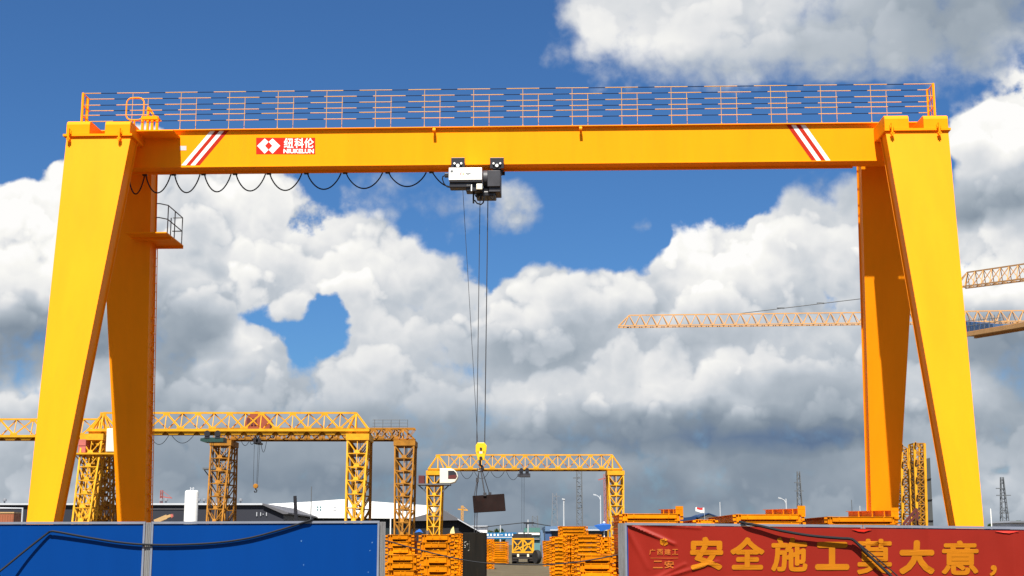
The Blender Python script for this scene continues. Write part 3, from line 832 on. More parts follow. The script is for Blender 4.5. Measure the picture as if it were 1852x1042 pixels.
for (xt, yt2), (xb2, yb2), r in (((837, 342), (864.3, 806), 0.009), ((868.3, 352), (862, 806), 0.013), ((882.5, 350), (876.5, 806), 0.017)):
    MB().tube([cl(xt, yt2, 0), cl(xb2, yb2, 0)], r, 5).build('wire_rope', M['rope'], HO)
# hook block
HB = empty('hook_block', CR, YAW)
tag(HB, 'bright yellow hook block hanging on the long wire ropes above the rusty slab', 'hook block')
prof = [(860.3, 806), (863.5, 800.5), (876, 800.5), (880.3, 806), (879.5, 816), (875.5, 832.5), (864.2, 832.5), (860.2, 817)]
for ya in (-0.16, 0.08):
    m = MB(); m.prism([cl(*p, ya) for p in prof], (0, 0.08, 0)); m.build('cheek_plate', M['hook_yellow'], HB, bevel=0.015)
c = cl(870, 812, 0)
m = MB(); m.lathe((c.x, 0, c.z), [(0.17, -0.07), (0.14, -0.02), (0.14, 0.02), (0.17, 0.07)], 20, 'y'); m.build('sheave', M['dark_grey'], HB)
for (x, y), rr in (((869.8, 811.5), 0.04), ((869.8, 828.5), 0.055)):
    c = cl(x, y, -0.16); m = MB(); m.lathe((c.x, -0.19, c.z), [(rr, 0), (rr, 0.028)], 12, 'y'); m.build('axle_bolt', M['black'], HB)
m = MB(); m.quad(*rect(867, 816.5, 872.5, 820.5, lambda x, y: cl(x, y, -0.163))); m.build('rating_plate', M['trim'], HB)
for x in (864.5, 875): 
    m = MB(); m.quad(*rect(x - 0.6, 816, x + 0.8, 820, lambda x_, y: cl(x_, y, -0.163))); m.build('slot_mark', M['black'], HB)
c = cl(868.5, 832, 0); m = MB(); hk = [(0, 0.0), (0, -0.16), (0.07, -0.22), (0.09, -0.30), (0.03, -0.37), (-0.06, -0.36), (-0.10, -0.28)]
m.tube([(c.x + a, 0, c.z + b2) for a, b2 in hk], [0.035, 0.035, 0.045, 0.05, 0.045, 0.035, 0.015], 8)
m.build('hook', M['black'], HB, smooth=True)
# rusty slab in its slings
SL = [(854.5, 896.8), (911.5, 893), (914.2, 924), (857, 927.5)]
m = MB(); m.prism([cl(*p, -0.12) for p in SL], (0, 0.24, 0))
sl = m.build('steel_slab', M['rust'], None, bevel=0.01); sl.location = CR; sl.rotation_euler = (0, 0, YAW)
tag(sl, 'dark rusty rectangular steel slab hung aslant in slings below the hook', 'steel slab')
for k, (a, b2, w, lb) in enumerate((((867.5, 846), (857.5, 897), -0.14, 'thin dark wire sling with a shackle running to the corner of the slab'), ((867.0, 846), (861, 897), 0.14, 'thin dark wire sling behind the shackled one above the slab'),
                                 ((869, 846), (877, 896), -0.14, 'thick dark wire sling falling steeply to the middle of the slab'), ((870.5, 846), (886, 895.5), 0.14, 'dark wire sling spread farthest from the hook over the slab'))):
    m = MB(); A, B = cl(*a, 0), cl(*b2, w); m.tube([A, B], 0.014 if k != 2 else 0.02, 6)
    if k == 0:
        P_ = A.lerp(B, 0.42); m.box(P_.x - 0.045, P_.x + 0.045, P_.y - 0.03, P_.y + 0.03, P_.z - 0.09, P_.z + 0.06)
    if k > 1:
        P_ = B; m.box(P_.x - 0.05, P_.x + 0.05, P_.y - 0.03, P_.y + 0.03, P_.z - 0.02, P_.z + 0.09)
    o = m.build('wire_sling', M['rope']); o.location = CR; o.rotation_euler = (0, 0, YAW)
    tag(o, lb, 'sling', 'slings on the hook')
# dark block standing on the ground, tied to the slab
zt2 = cl(858, 963.5, 0).z
bx0, bx1 = cl(838, 1000, 0).x, cl(879.5, 1000, 0).x
m = MB(); m.box(bx0, bx1, -0.36, 0.36, 0.0, zt2)
bk = m.build('steel_block', M['block'], None, bevel=0.012); bk.location = CR; bk.rotation_euler = (0, 0, YAW)
tag(bk, 'tall black steel block with pale chalk marks standing beside the orange stacks', 'steel block')
fb = lambda x, y: cl(x, y, -0.363)
m = MB()
for a, b2 in (((839.6, 981), (843.5, 979.5)), ((839.6, 981), (840, 986)), ((840, 986), (842.5, 987.5)), ((842.5, 987.5), (842, 990)), ((842, 990), (839.8, 990)), ((845, 982), (845.6, 988)), ((843.8, 984.5), (847, 983.5)), ((848.6, 979), (849.3, 990)), ((849.3, 990), (848.5, 995)), ((848.5, 995), (846.5, 996))):
    p, q2 = fb(*a), fb(*b2); m.bar(p, q2, 0.002, 0.02)
m.build('chalk_marks', M['chalk'], bk)
for (xa_, xb_, lb) in ((859, 857.8, 'thin dark tie rope on the near side between slab and black block'), (862.8, 862.2, 'thin dark tie rope on the far side between slab and black block')):
    m = MB(); m.tube([cl(xa_, 926.5, 0.0), Vector((cl(xb_, 963, 0).x, 0, zt2))], 0.013, 5)
    o = m.build('tie_rope', M['rope']); o.location = CR; o.rotation_euler = (0, 0, YAW); tag(o, lb, 'rope', 'tie ropes under the slab')

# ------------------------------------------------------------------ lattice gantry cranes behind
def lattice_leg(x0, x1, yf, yr, zt, bx0, bx1, byf, byr, zb, nb, rc=0.055, rb=0.032, gusset=True):
    m = MB()
    T = [Vector((x0, yf, zt)), Vector((x1, yf, zt)), Vector((x1, yr, zt)), Vector((x0, yr, zt))]
    B = [Vector((bx0, byf, zb)), Vector((bx1, byf, zb)), Vector((bx1, byr, zb)), Vector((bx0, byr, zb))]
    P = lambda c, k: T[c].lerp(B[c], k)
    for c in range(4): m.bar(T[c], B[c], rc * 2, rc * 2)
    for f in range(4):
        a, b = f, (f + 1) % 4
        for i in range(nb):
            k0, k1 = i / nb, (i + 1) / nb
            A0, A1, B0, B1 = P(a, k0), P(a, k1), P(b, k0), P(b, k1)
            m.bar(A1, B1, rb * 2)
            if f in (0, 2):
                mid = (A1 + B1) / 2
                m.bar(A0, mid, rb * 2); m.bar(B0, mid, rb * 2)
                m.bar((A0 + B0) / 2, mid, rb * 1.4)
                if gusset:
                    d = (B1 - A1) * 0.17; u = (A0 - A1) * 0.26
                    n = Vector((0, -0.04 if f == 0 else 0.04, 0))
                    m.prism([mid - d + n, mid + d + n, mid + d * 0.45 + u + n, mid - d * 0.45 + u + n], (0, 0.012, 0))
            else:
                m.bar(A0, B1, rb * 2) if i % 2 else m.bar(B0, A1, rb * 2)
    return m

def truss_gantry(label, Y, pxl, pxr, ytop, ybeam_t, ybeam_b, leg_px, panels, mat, mat_rear, rz=0.0, group=None, spread=4.0, legs=(True, True), overhang=0.0, solid=True):
    cxp = (pxl + pxr) / 2
    base = at(cxp, ybeam_b, Y); base.z = 0
    G = empty('truss_gantry_crane', base, rz)
    tag(G, label, 'gantry crane', group)
    s = at(cxp + 1, ybeam_b, Y).x - at(cxp, ybeam_b, Y).x       # metres per pixel here
    x0, x1 = (pxl - cxp) * s, (pxr - cxp) * s
    zt, zm, zb = at(cxp, ytop, Y).z, at(cxp, ybeam_t, Y).z, at(cxp, ybeam_b, Y).z
    hb = zm - zb
    lw = leg_px * s
    m = MB()
    m.box(x0, x1, -0.45, 0.45, zm - hb * 0.42, zm)               # upper plate of the lower chord
    n = int((x1 - x0) / (1.05))
    for i in range(n):
        a = x0 + (x1 - x0) * i / n; b = x0 + (x1 - x0) * (i + 1) / n; w = b - a
        for y in (-0.34, 0.30):
            m.prism([(a + w * 0.04, y, zm - hb * 0.42), (b - w * 0.04, y, zm - hb * 0.42), (b - w * 0.22, y, zb + 0.03), (a + w * 0.22, y, zb + 0.03)], (0, 0.04, 0))
    m.box(x0, x1, -0.16, 0.16, zb, zb + 0.03)
    m.box(x0, x1, -0.02, 0.02, zb + 0.03, zm - hb * 0.42)
    m.build('main_beam', mat, G)
    inset = 0.95
    t0, t1 = x0 + inset, x1 - inset
    m = MB(); m.bar((t0, 0, zt), (t1, 0, zt), 0.16, 0.12); m.build('top_chord', mat, G)
    m = MB()
    p = (t1 - t0) / panels
    for i in range(panels):
        a = t0 + p * i
        for y, sh in ((-0.40, 0.0), (0.40, 0.5)):
            a2 = a + p * sh
            mid = a2 + p * 0.5
            if mid > t1: continue
            th = 0.10 if y < 0 else 0.07
            m.bar((a2, 0, zt - 0.03), (mid, y, zm), th); 
            if a2 + p <= t1 + 0.01: m.bar((mid, y, zm), (a2 + p, 0, zt - 0.03), th)
            if y < 0:
                m.bar((a2, 0, zt - 0.04), (a2, y, zm), 0.055); m.bar((mid, -0.02, zt - 0.04), (mid, y, zm), 0.05)
                m.box(a2 - 0.22, a2 + 0.22, -0.09, -0.07, zt - 0.16, zt + 0.04)
                m.box(mid - 0.25, mid + 0.25, y - 0.06, y - 0.04, zm, zm + 0.14)
    for xa, xb2 in ((t0, x0 + 0.1), (t1, x1 - 0.1)):
        for y in (-0.4, 0.4):
            m.bar((xa, 0, zt), (xb2, y, zm), 0.11); m.bar((xa, 0, zt), (xa, y, zm), 0.09)
            xi = xa + (0.55 if xa == t0 else -0.55)
            m.bar((xa, 0, zt), (xi, y, zm), 0.07)
    m.build('truss_bracing', mat, G)
    for side in (0, 1):
        if not legs[side]: continue
        if side == 0: a, b = x0, x0 + lw
        else: a, b = x1 - lw, x1
        MB().box(a - 0.1, b + 0.1, -1.5, 1.5, zb - 0.42, zb - 0.002).build('end_beam', mat, G)
        ins = lw * 0.16
        zl = zb - 0.42
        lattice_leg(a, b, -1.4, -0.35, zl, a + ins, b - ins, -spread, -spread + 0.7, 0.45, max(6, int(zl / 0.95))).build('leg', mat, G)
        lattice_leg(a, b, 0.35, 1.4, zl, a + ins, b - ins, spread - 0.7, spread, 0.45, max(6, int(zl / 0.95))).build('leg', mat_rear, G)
        MB().box((a + b) / 2 - 0.2, (a + b) / 2 + 0.2, -spread - 0.6, spread + 0.6, 0.1, 0.448).build('ground_beam', mat, G)
    return G, dict(x0=x0, x1=x1, zt=zt, zm=zm, zb=zb, s=s, cxp=cxp, lw=lw, Y=Y)

def gp(I, px, py):                       # pixel -> local x, z of a background crane's own plane
    return (px - I['cxp']) * I['s'], at(I['cxp'], py, I['Y']).z

# crane A: biggest of the background, its beam runs behind the near crane's legs
GA, IA = truss_gantry('yellow lattice gantry crane with the highest truss and a half hidden white cab', 94.0, 160, 669, 747, 776.5, 787.5, 36, 8, M['lattice'], M['lattice_dark'], spread=3.6)
x, z = gp(IA, 207, 779); x2, z2 = gp(IA, 226, 821)
m = MB(); m.box(x, x2, -1.9, 0.4, z2, z); m.build('operator_cab', M['cab'], GA, bevel=0.06)
x, z = gp(IA, 156, 798); x2, z2 = gp(IA, 169, 821)
m = MB(); m.box(x, x2, -1.6, -0.6, z2, z); m.box(x + 0.02, x2 - 0.02, -1.63, -1.6, z2 + 0.45, z2 + 0.48); m.build('electrical_cabinet', M['pink'], GA)
x, z = gp(IA, 147, 822); x2, z2 = gp(IA, 226, 825)
m = MB(); m.box(x, x2, -1.9, 0.5, z2, z); m.bar((x + 0.1, -1.5, z2), (x + 1.2, -1.4, z2 - 1.2), 0.07); m.build('cab_platform', M['lattice'], GA)
# crane B: farther left, only its beam end and far leg show
GB, IB = truss_gantry('yellow lattice gantry crane at the edge, seen between and beside the near left leg', 98.0, -330, 204, 758.5, 787.5, 797.5, 38, 8, M['lattice'], M['lattice_dark'], spread=3.0)
# crane C: behind A, square truss beam with a hand rail on top
GC, IC = truss_gantry('darker lattice gantry crane with a handrail on its beam, behind the highest truss', 108.0, 389, 751, 776, 794, 798.5, 34, 12, M['lattice_dark'], M['lattice_dark'], spread=3.2)
hr = MB()
for px in range(676, 740, 15):
    x, z = gp(IC, px, 774); x2, z2 = gp(IC, px, 758); hr.tube([(x, 0.45, IC['zt'] - 0.6), (x, 0.45, z2)], 0.025, 5)
for py in (758.5, 764, 770):
    x, z = gp(IC, 672, py); x2, _ = gp(IC, 735, py); hr.tube([(x, 0.45, z), (x2, 0.45, z)], 0.022, 5)
hr.build('handrail', M['mast'], GC)
# side trusses that square the beam
m = MB()
zt_, zm_ = IC['zt'], IC['zm']
k = 26
for y in (-0.5, 0.5):
    m.bar((IC['x0'], y, zt_), (IC['x1'], y, zt_), 0.12)
    for i in range(k):
        a = IC['x0'] + (IC['x1'] - IC['x0']) * i / k; b = IC['x0'] + (IC['x1'] - IC['x0']) * (i + 1) / k
        m.bar((a, y, zm_), (a, y, zt_), 0.06); m.bar((a, y, zm_) if i % 2 else (a, y, zt_), (b, y, zt_) if i % 2 else (b, y, zm_), 0.05)
m.build('side_truss', M['lattice_dark'], GC)
x, z = gp(IC, 377, 848); x2, z2 = gp(IC, 402, 851)
m = MB(); m.box(x, x2, -1.7, -0.5, z2, z); m.bar((x, -1.1, z2), (x2 - 0.2, -1.1, z2 - 1.1), 0.07); m.box(x + 0.75, x + 0.8, -1.7, -1.65, z, z + 1.0); m.build('side_platform', M['mast'], GC)
# crane D: middle of the yard
GD, ID = truss_gantry('smaller yellow lattice gantry crane in the middle of the yard with rounded white cab', 133.0, 774, 1125.5, 823, 847.5, 852.5, 27, 8, M['lattice'], M['lattice'], spread=3.2)
x0_, zt_ = gp(ID, 797, 849); x1_, zb_ = gp(ID, 829.5, 875.5)
w_, h_ = x1_ - x0_, zt_ - zb_
pr = [(0, 0), (0.62 * w_, 0), (0.84 * w_, 0.08 * h_), (0.97 * w_, 0.32 * h_), (w_, 0.46 * h_), (0.93 * w_, 0.74 * h_), (0.78 * w_, 0.92 * h_), (0.60 * w_, h_), (0, h_)]
m = MB(); m.prism([(x0_ + a, -1.75, zb_ + b) for a, b in pr], (0, 1.6, 0)); cabo = m.build('operator_cab', M['cab'], GD, bevel=0.05)
pr = [(0.46, 0.30), (0.88, 0.30), (0.955, 0.45), (0.90, 0.70), (0.78, 0.84), (0.46, 0.84)]
m = MB(); m.prism([(x0_ + a * w_, -1.765, zb_ + b * h_) for a, b in pr], (0, 0.012, 0)); m.build('cab_window', M['glass'], cabo)
m = MB(); m.prism([(x0_ + a * w_, -1.775, zb_ + b * h_) for a, b in ((0.48, 0.30), (0.88, 0.30), (0.93, 0.44), (0.90, 0.58), (0.48, 0.52))], (0, 0.008, 0)); m.build('cab_seat', M['maroon'], cabo)
x, z = gp(ID, 757, 876); x2, z2 = gp(ID, 816, 878.5)
m = MB(); m.box(x, x2, -1.8, 0.4, z2, z)
xl_, zl_ = gp(ID, 775, 893); m.bar((x + 0.1, -1.6, z2), (xl_, -1.4, zl_), 0.1); xr_, zr_ = gp(ID, 799, 893); m.bar((x2 - 0.1, -1.6, z2), (xr_, -1.4, zr_), 0.1)
xm_, zmm = gp(ID, 770, 888); m.bar((x + 0.9, -1.6, z2), (xm_, -1.5, zmm), 0.06)
m.build('cab_platform', M['mast'], GD)
x, z = gp(ID, 759, 861.5); x2, z2 = gp(ID, 769.5, 875.8)
m = MB(); m.box(x, x2, -1.5, -0.5, z2, z); m.build('electrical_cabinet', M['maroon'], GD)
# rust red winch house on crane C's beam
base = at(467, 775, 108.0)
hx = lambda px: at(px, 775, 108.0).x; hz = lambda py: at(467, py, 108.0).z
m = MB()
m.prism([(hx(a), 107.2, hz(b)) for a, b in ((446, 777), (446, 768), (449, 757), (458, 748), (466, 745.5), (475, 747), (484, 754), (491, 764), (491, 777))], (0, 1.6, 0))
wh = m.build('winch_house', M['brick'])
tag(wh, 'rust red winch house standing up behind the highest truss beam', 'winch house')
m = MB()
for a, b in ((450, 455), (457, 461), (463, 467)): m.box(hx(a), hx(b), 107.15, 107.19, hz(771), hz(758))
m.build('louvre', M['maroon'], wh)
# trolleys and hooks of the background cranes
def small_trolley(label, Y, x0p, x1p, yt, ybm, mat, ropes, yend, hook=True, block_col='lattice_dark'):
    c = at((x0p + x1p) / 2, ybm, Y)
    T = empty('crane_trolley', (c.x, Y, c.z)); tag(T, label, 'trolley')
    X = lambda px: at(px, ybm, Y).x - c.x
    Z = lambda py: at((x0p + x1p) / 2, py, Y).z - c.z
    m = MB(); h = Z(yt)
    m.box(X(x0p) + 0.25, X(x1p), -0.6, 0.6, 0.0, h * 0.62); m.prism([(X(x0p), -0.5, h * 0.15), (X(x0p) + 0.25, -0.5, 0), (X(x0p) + 0.25, -0.5, h * 0.6), (X(x0p), -0.5, h * 0.5)], (0, 1.0, 0))
    m.build('trolley_frame', mat, T)
    for f in (0.30, 0.75):
        xx = X(x0p) + (X(x1p) - X(x0p)) * f
        m = MB(); m.box(xx - 0.16, xx + 0.16, -0.62, -0.5, h * 0.5, h * 1.35); m.lathe((xx, -0.6, h * 1.2), [(0.2, -0.05), (0.2, 0.05)], 12, 'y'); m.build('trolley_wheel', M['black'], T)
    for a, b in ropes:
        MB().tube([(X(a), 0, 0.05), (X(b), 0, Z(yend))], 0.014, 4).build('rope', M['rope'], T)
    if hook:
        xx = X(sum(b for a, b in ropes) / len(ropes)); z0 = Z(yend)
        m = MB(); m.lathe((xx, -0.12, z0 - 0.1), [(0.17, 0), (0.19, 0.04), (0.19, 0.2), (0.17, 0.24)], 14, 'y'); m.build('hook_block', M[block_col], T)
        m = MB(); m.tube([(xx, 0, z0 - 0.2), (xx, 0, z0 - 0.34), (xx + 0.1, 0, z0 - 0.42), (xx + 0.08, 0, z0 - 0.55), (xx - 0.06, 0, z0 - 0.56), (xx - 0.1, 0, z0 - 0.46)], 0.045, 6); m.build('hook', M['black'], T, smooth=True)
    return T
small_trolley('dark green trolley frame under the highest lattice beam above the white tank', 94.0, 365, 407, 787.8, 800.5, M['green'], [(383, 383), (386, 387)], 935, hook=False)
small_trolley('small dark trolley with bare ropes and a hook hanging between two lattice legs', 108.0, 461, 473, 799, 804, M['dark_grey'], [(460, 460.5), (467, 466.5), (470, 468)], 877, True, 'lattice_dark')
small_trolley('dark trolley with two long ropes hanging from the smaller middle lattice crane', 133.0, 936, 959, 853, 863, M['dark_grey'], [(944, 943.5), (948, 947.5)], 958, False)
def swags(label, Y, spans, y0, r=0.02):
    o = empty('festoon_cable', at((spans[0][0] + spans[-1][1]) / 2, y0, Y)); tag(o, label, 'cable', 'festoon cables of the lattice cranes')
    for a, b, yb2 in spans:
        A, B, D = at(a, y0, Y) - o.location, at(b, y0, Y) - o.location, at((a + b) / 2, yb2, Y) - o.location
        pts = [(A.x + (B.x - A.x) * k / 12, A.y, A.z + (D.z - A.z) * (1 - (k / 6 - 1) ** 2)) for k in range(13)]
        MB().tube(pts, r, 5).build('cable_loop', M['cable'], o)
swags('dark cable swags under the highest lattice beam beside the near left leg', 94.0, [(272, 305, 804), (311, 350, 801.5)], 788)
swags('short dark cable loops and drop under the handrail beam near the hanging hook', 108.0, [(437, 450, 806), (452, 460, 804), (472, 482, 818)], 799)
swags('dark cable swags under the smaller middle lattice beam', 133.0, [(833, 856, 866), (858, 884, 866), (888, 912, 864), (916, 940, 868)], 853, 0.022)

# ------------------------------------------------------------------ tower cranes at the edge
def jib(m, A, B, h, w, n, rc=0.06, rb=0.035, up=Vector((0, 0, 1)), taper=True):
    A, B = Vector(A), Vector(B); d = (B - A); L = d.length; dn = d.normalized(); sd = dn.cross(up).normalized()
    u = sd.cross(dn).normalized()
    for s_ in (-1, 1): m.bar(A + sd * w / 2 * s_, B + sd * w / 2 * s_, rc * 2)
    t0 = A + dn * (L / n * (1.0 if taper else 0)) + u * h
    m.bar(t0, B + u * h, rc * 2)
    if taper:
        m.bar(A + sd * w / 2, t0, rc * 1.4); m.bar(A - sd * w / 2, t0, rc * 1.4)
    for i in range(n):
        p0, p1, pm = A + dn * L * i / n, A + dn * L * (i + 1) / n, A + dn * L * (i + 0.5) / n
        for s_ in (-1, 1):
            o = sd * w / 2 * s_
            top = p0 + u * h if (i > 0 or not taper) else None
            if top is not None: m.bar(top, pm + o, rb * 2)
            m.bar(p1 + u * h, pm + o, rb * 2)
        m.bar(pm - sd * w / 2, pm + sd * w / 2, rb * 1.6)
    return m
def mast(m, c, z0, z1, w, n, rc=0.09, rb=0.05):
    c = Vector(c)
    cs = [Vector((sx * w / 2, sy * w / 2, 0)) for sx, sy in ((-1, -1), (1, -1), (1, 1), (-1, 1))]
    for q in cs: m.bar(c + q + Vector((0, 0, z0)), c + q + Vector((0, 0, z1)), rc * 2)
    for i in range(n):
        za, zc = z0 + (z1 - z0) * i / n, z0 + (z1 - z0) * (i + 1) / n
        for k in range(4):
            a, b = cs[k], cs[(k + 1) % 4]
            if i % 2: a, b = b, a
            m.bar(c + a + Vector((0, 0, za)), c + b + Vector((0, 0, zc)), rb * 2)
            m.bar(c + a + Vector((0, 0, zc)), c + b + Vector((0, 0, zc)), rb * 2)
    return m
A = at(1118, 591, 150); B = at(2060, 580, 147)
TC = empty('tower_crane', (B.x, B.y, 0)); tag(TC, 'orange tower crane whose long thin jib reaches across behind the big rear leg', 'tower crane')
o_ = Vector((B.x, B.y, 0))
m = MB(); jib(m, A - o_, B - o_, 1.25, 1.2, 46); m.build('jib', M['tcrane'], TC)
m = MB(); m.tube([at(1322, 569, 149.4) - o_, at(1560, 540, 148.6) - o_, at(2060, 478, 147) - o_], 0.05, 5)
for px, py in ((1412, 558.2), (1484, 549.3)):
    p = at(px, py, 149.1) - o_; m.bar(p - Vector((0.4, 0, -0.05)), p + Vector((0.4, 0, 0.05)), 0.14)
m.build('tie_rod', M['mast'], TC)
m = MB(); mast(m, (0, 0, 0), 0, B.z + 7, 1.7, 20); m.build('mast', M['tcrane'], TC)
m = MB(); jib(m, Vector((1.0, 0, B.z)), Vector((14, 0.5, B.z)), 1.25, 1.2, 10, taper=False); m.box(11, 13.5, -0.7, 0.7, B.z - 1.8, B.z); m.build('counter_jib', M['tcrane'], TC)
A = at(1735, 521, 108); B = at(2010, 486, 88)
TC2 = empty('tower_crane', (B.x, B.y, 0)); tag(TC2, 'tower crane with the upper sloping orange truss jib above the long thin jib', 'tower crane')
o_ = Vector((B.x, B.y, 0))
m = MB(); jib(m, A - o_, B - o_, 1.15, 1.1, 16, 0.05, 0.028); m.build('jib', M['tcrane'], TC2)
m = MB(); mast(m, (0, 0, 0), 0, B.z + 5, 1.6, 16); m.build('mast', M['tcrane'], TC2)
A = at(1748, 606, 104); B = at(2040, 556, 84)
TC3 = empty('tower_crane', (B.x, B.y, 0)); tag(TC3, 'tower crane showing only its sloping counter deck with blue winch gear', 'tower crane')
o_ = Vector((B.x, B.y, 0)); a_, b_ = A - o_, B - o_
m = MB(); dn = (b_ - a_).normalized(); sd = dn.cross(Vector((0, 0, 1))).normalized()
m.bar(a_, b_, 1.3, 0.22); m.bar(a_ + sd * 0.7 + Vector((0, 0, -0.1)), b_ + sd * 0.7 + Vector((0, 0, -0.1)), 0.2, 0.3); m.bar(a_ - sd * 0.7 + Vector((0, 0, -0.1)), b_ - sd * 0.7 + Vector((0, 0, -0.1)), 0.2, 0.3)
m.build('counter_deck', M['tcrane'], TC3)
m = MB()
for k in range(9):
    p = a_ + dn * (0.2 + k * 0.75); m.tube([p + sd * 0.65 + Vector((0, 0, 0.1)), p + sd * 0.65 + Vector((0, 0, 1.0))], 0.025, 4)
for dz in (0.55, 1.0): m.tube([a_ + sd * 0.65 + Vector((0, 0, dz)), a_ + dn * 6.4 + sd * 0.65 + Vector((0, 0, dz * 0.5 + 0.2))], 0.022, 4)
m.build('deck_rail', M['mast'], TC3)
m = MB(); random.seed(3)
for k in range(7):
    p = a_ + dn * (0.5 + k * 0.62); hh = 0.95 - 0.09 * k
    m.hexa([p + sd * -0.4 + Vector((0, 0, 0.11)), p + sd * 0.4 + Vector((0, 0, 0.11)), p + sd * 0.4 + dn * 0.5 + Vector((0, 0, 0.11)), p - sd * 0.4 + dn * 0.5 + Vector((0, 0, 0.11)), p + sd * -0.4 + Vector((0, 0, hh)), p + sd * 0.4 + Vector((0, 0, hh)), p + sd * 0.4 + dn * 0.5 + Vector((0, 0, hh)), p - sd * 0.4 + dn * 0.5 + Vector((0, 0, hh))])
m.build('winch_gear', M['steel_blue'], TC3)
m = MB(); mast(m, (0, 0, 0), 0, B.z + 4, 1.6, 16); m.build('mast', M['tcrane'], TC3)
# far small tower cranes
def far_crane(label, Y, px, ytop, arm0, arm1, yarm, mat):
    c = at(px, yarm, Y); o = empty('tower_crane', (c.x, Y, 0)); tag(o, label, 'tower crane')
    m = MB(); mast(m, (0, 0, 0), 0, at(px, ytop, Y).z, 0.6, 22, 0.06, 0.035); m.build('mast', mat, o)
    m = MB(); m.bar((at(arm0[0], arm0[1], Y).x - c.x, 0, at(px, arm0[1], Y).z), (at(arm1[0], arm1[1], Y).x - c.x, 0, at(px, arm1[1], Y).z), 0.2, 0.3)
    m.bar((0, 0, at(px, ytop, Y).z), (at(arm1[0], arm1[1], Y).x - c.x, 0, at(px, arm1[1], Y).z), 0.12); m.build('jib', mat, o)
far_crane('tiny pale yellow tower crane far beyond the grey gabled shed', 420, 836, 915, (828, 921), (846, 923), 921, M['lattice'])
far_crane('tiny red tower crane far behind the smaller lattice crane leg', 380, 1094, 858, (1082, 868), (1106, 862), 866, M['red_far'])
far_crane('tiny rust coloured tower crane rising over the charcoal warehouse roof beside the ladder', 400, 292, 887, (290, 898), (311, 901), 899, M['red_far'])

# ------------------------------------------------------------------ lattice masts and plate by the right rear leg
def lattice_mast(label, Y, p0t, p1t, p0b, p1b, depth, n, mat, base_px):
    a, b = at(*p0t, Y), at(*p1t, Y); c, d = at(*p0b, Y), at(*p1b, Y)
    k = a.z / (a.z - c.z)
    a0, b0 = a + (c - a) * k, b + (d - b) * k
    o = empty('lattice_mast', ((a0.x + b0.x) / 2, Y, 0)); tag(o, label, 'lattice mast', 'lattice masts by the right rear leg')
    q = o.location
    T = [a, b, b + Vector((0, depth, 0)), a + Vector((0, depth, 0))]; B_ = [a0, b0, b0 + Vector((0, depth, 0)), a0 + Vector((0, depth, 0))]
    T = [v - q for v in T]; B_ = [v - q for v in B_]
    for i in range(4):
        m = MB(); m.bar(T[i], B_[i], 0.13); m.build('chord', M['lattice'], o)
    m = MB(); P = lambda c_, t: T[c_].lerp(B_[c_], t)
    for i in range(n):
        for f in range(4):
            e, g_ = f, (f + 1) % 4
            m.bar(P(e, i / n), P(g_, i / n), 0.06); m.bar(P(e, i / n), P(g_, (i + 1) / n), 0.05); m.bar(P(g_, i / n), P(e, (i + 1) / n), 0.04)
            if f == 0 and i % 2 == 0: m.bar(P(e, (i + 0.5) / n) + Vector((0, -0.3, 0.3)), P(e, (i + 0.7) / n), 0.07)
    m.build('lattice_bracing', mat, o)
    return o
lattice_mast('yellow lattice mast with the taller top beside the grey plate', 80, (1653.5, 802), (1672, 802), (1659, 950), (1676, 950), 1.0, 15, M['lattice_dark'], 0)
lattice_mast('yellow lattice mast half hidden behind the right rear leg', 82, (1630, 806), (1642, 812), (1633, 950), (1648, 950), 1.6, 15, M['lattice_dark'], 0)
a, b, c, d = at(1672, 831, 84), at(1682, 828, 84), at(1688, 950, 84), at(1676, 950, 84)
k = a.z / (a.z - d.z); d0 = a + (d - a) * k; c0 = b + (c - b) * k
m = MB(); m.prism([a, b, c0, d0], (0, 3.0, 0)); o = m.build('steel_plate_tower', M['grey_plate']); tag(o, 'tall narrow dark grey steel plate tower beside the yellow lattice masts', 'plate tower')
m = MB()
for t in (0.18, 0.36, 0.54, 0.72, 0.88):
    p, q = a.lerp(d0, t), b.lerp(c0, t); m.bar(p + Vector((0, -0.03, 0)), q + Vector((0, -0.03, 0)), 0.05)
m.build('plate_rib', M['black'], o)
m = MB(); m.bar(at(1634, 948, 79), at(1658, 920, 79), 0.13); m.bar(at(1640, 950, 78.6), at(1662, 927, 78.6), 0.11); m.bar(at(1634, 948, 79), Vector((at(1634, 948, 79).x, 79, 0)), 0.1); m.bar(at(1658, 920, 79), Vector((at(1658, 920, 79).x, 79, 0)), 0.1); o = m.build('steel_brace', M['maroon']); tag(o, 'dark brown slanting steel brace at the foot of the lattice masts', 'brace')

# ------------------------------------------------------------------ buildings
def block(name, poly, Y, T, mat, parent=None):
    P = [at(x, y, Y) for x, y in poly]
    off = parent.location if parent is not None else Vector((0, 0, 0))
    m = MB(); m.prism([p - off for p in P], (0, T, 0)); return m.build(name, mat, parent)
def g_at(px, Y): return at(px, HZ, Y).x
def below(px, Y):                         # pixel row of the ground at depth Y
    p = Vector((g_at(px, Y), Y, 0)) - Vector((0, 0, EYE)); f = p.y * CP + p.z * SP; u = -p.y * SP + p.z * CP
    return CY - F * u / f
def bld(name, label, px, Y, cat): 
    o = empty(name, (g_at(px, Y), Y, 0)); return tag(o, label, cat)

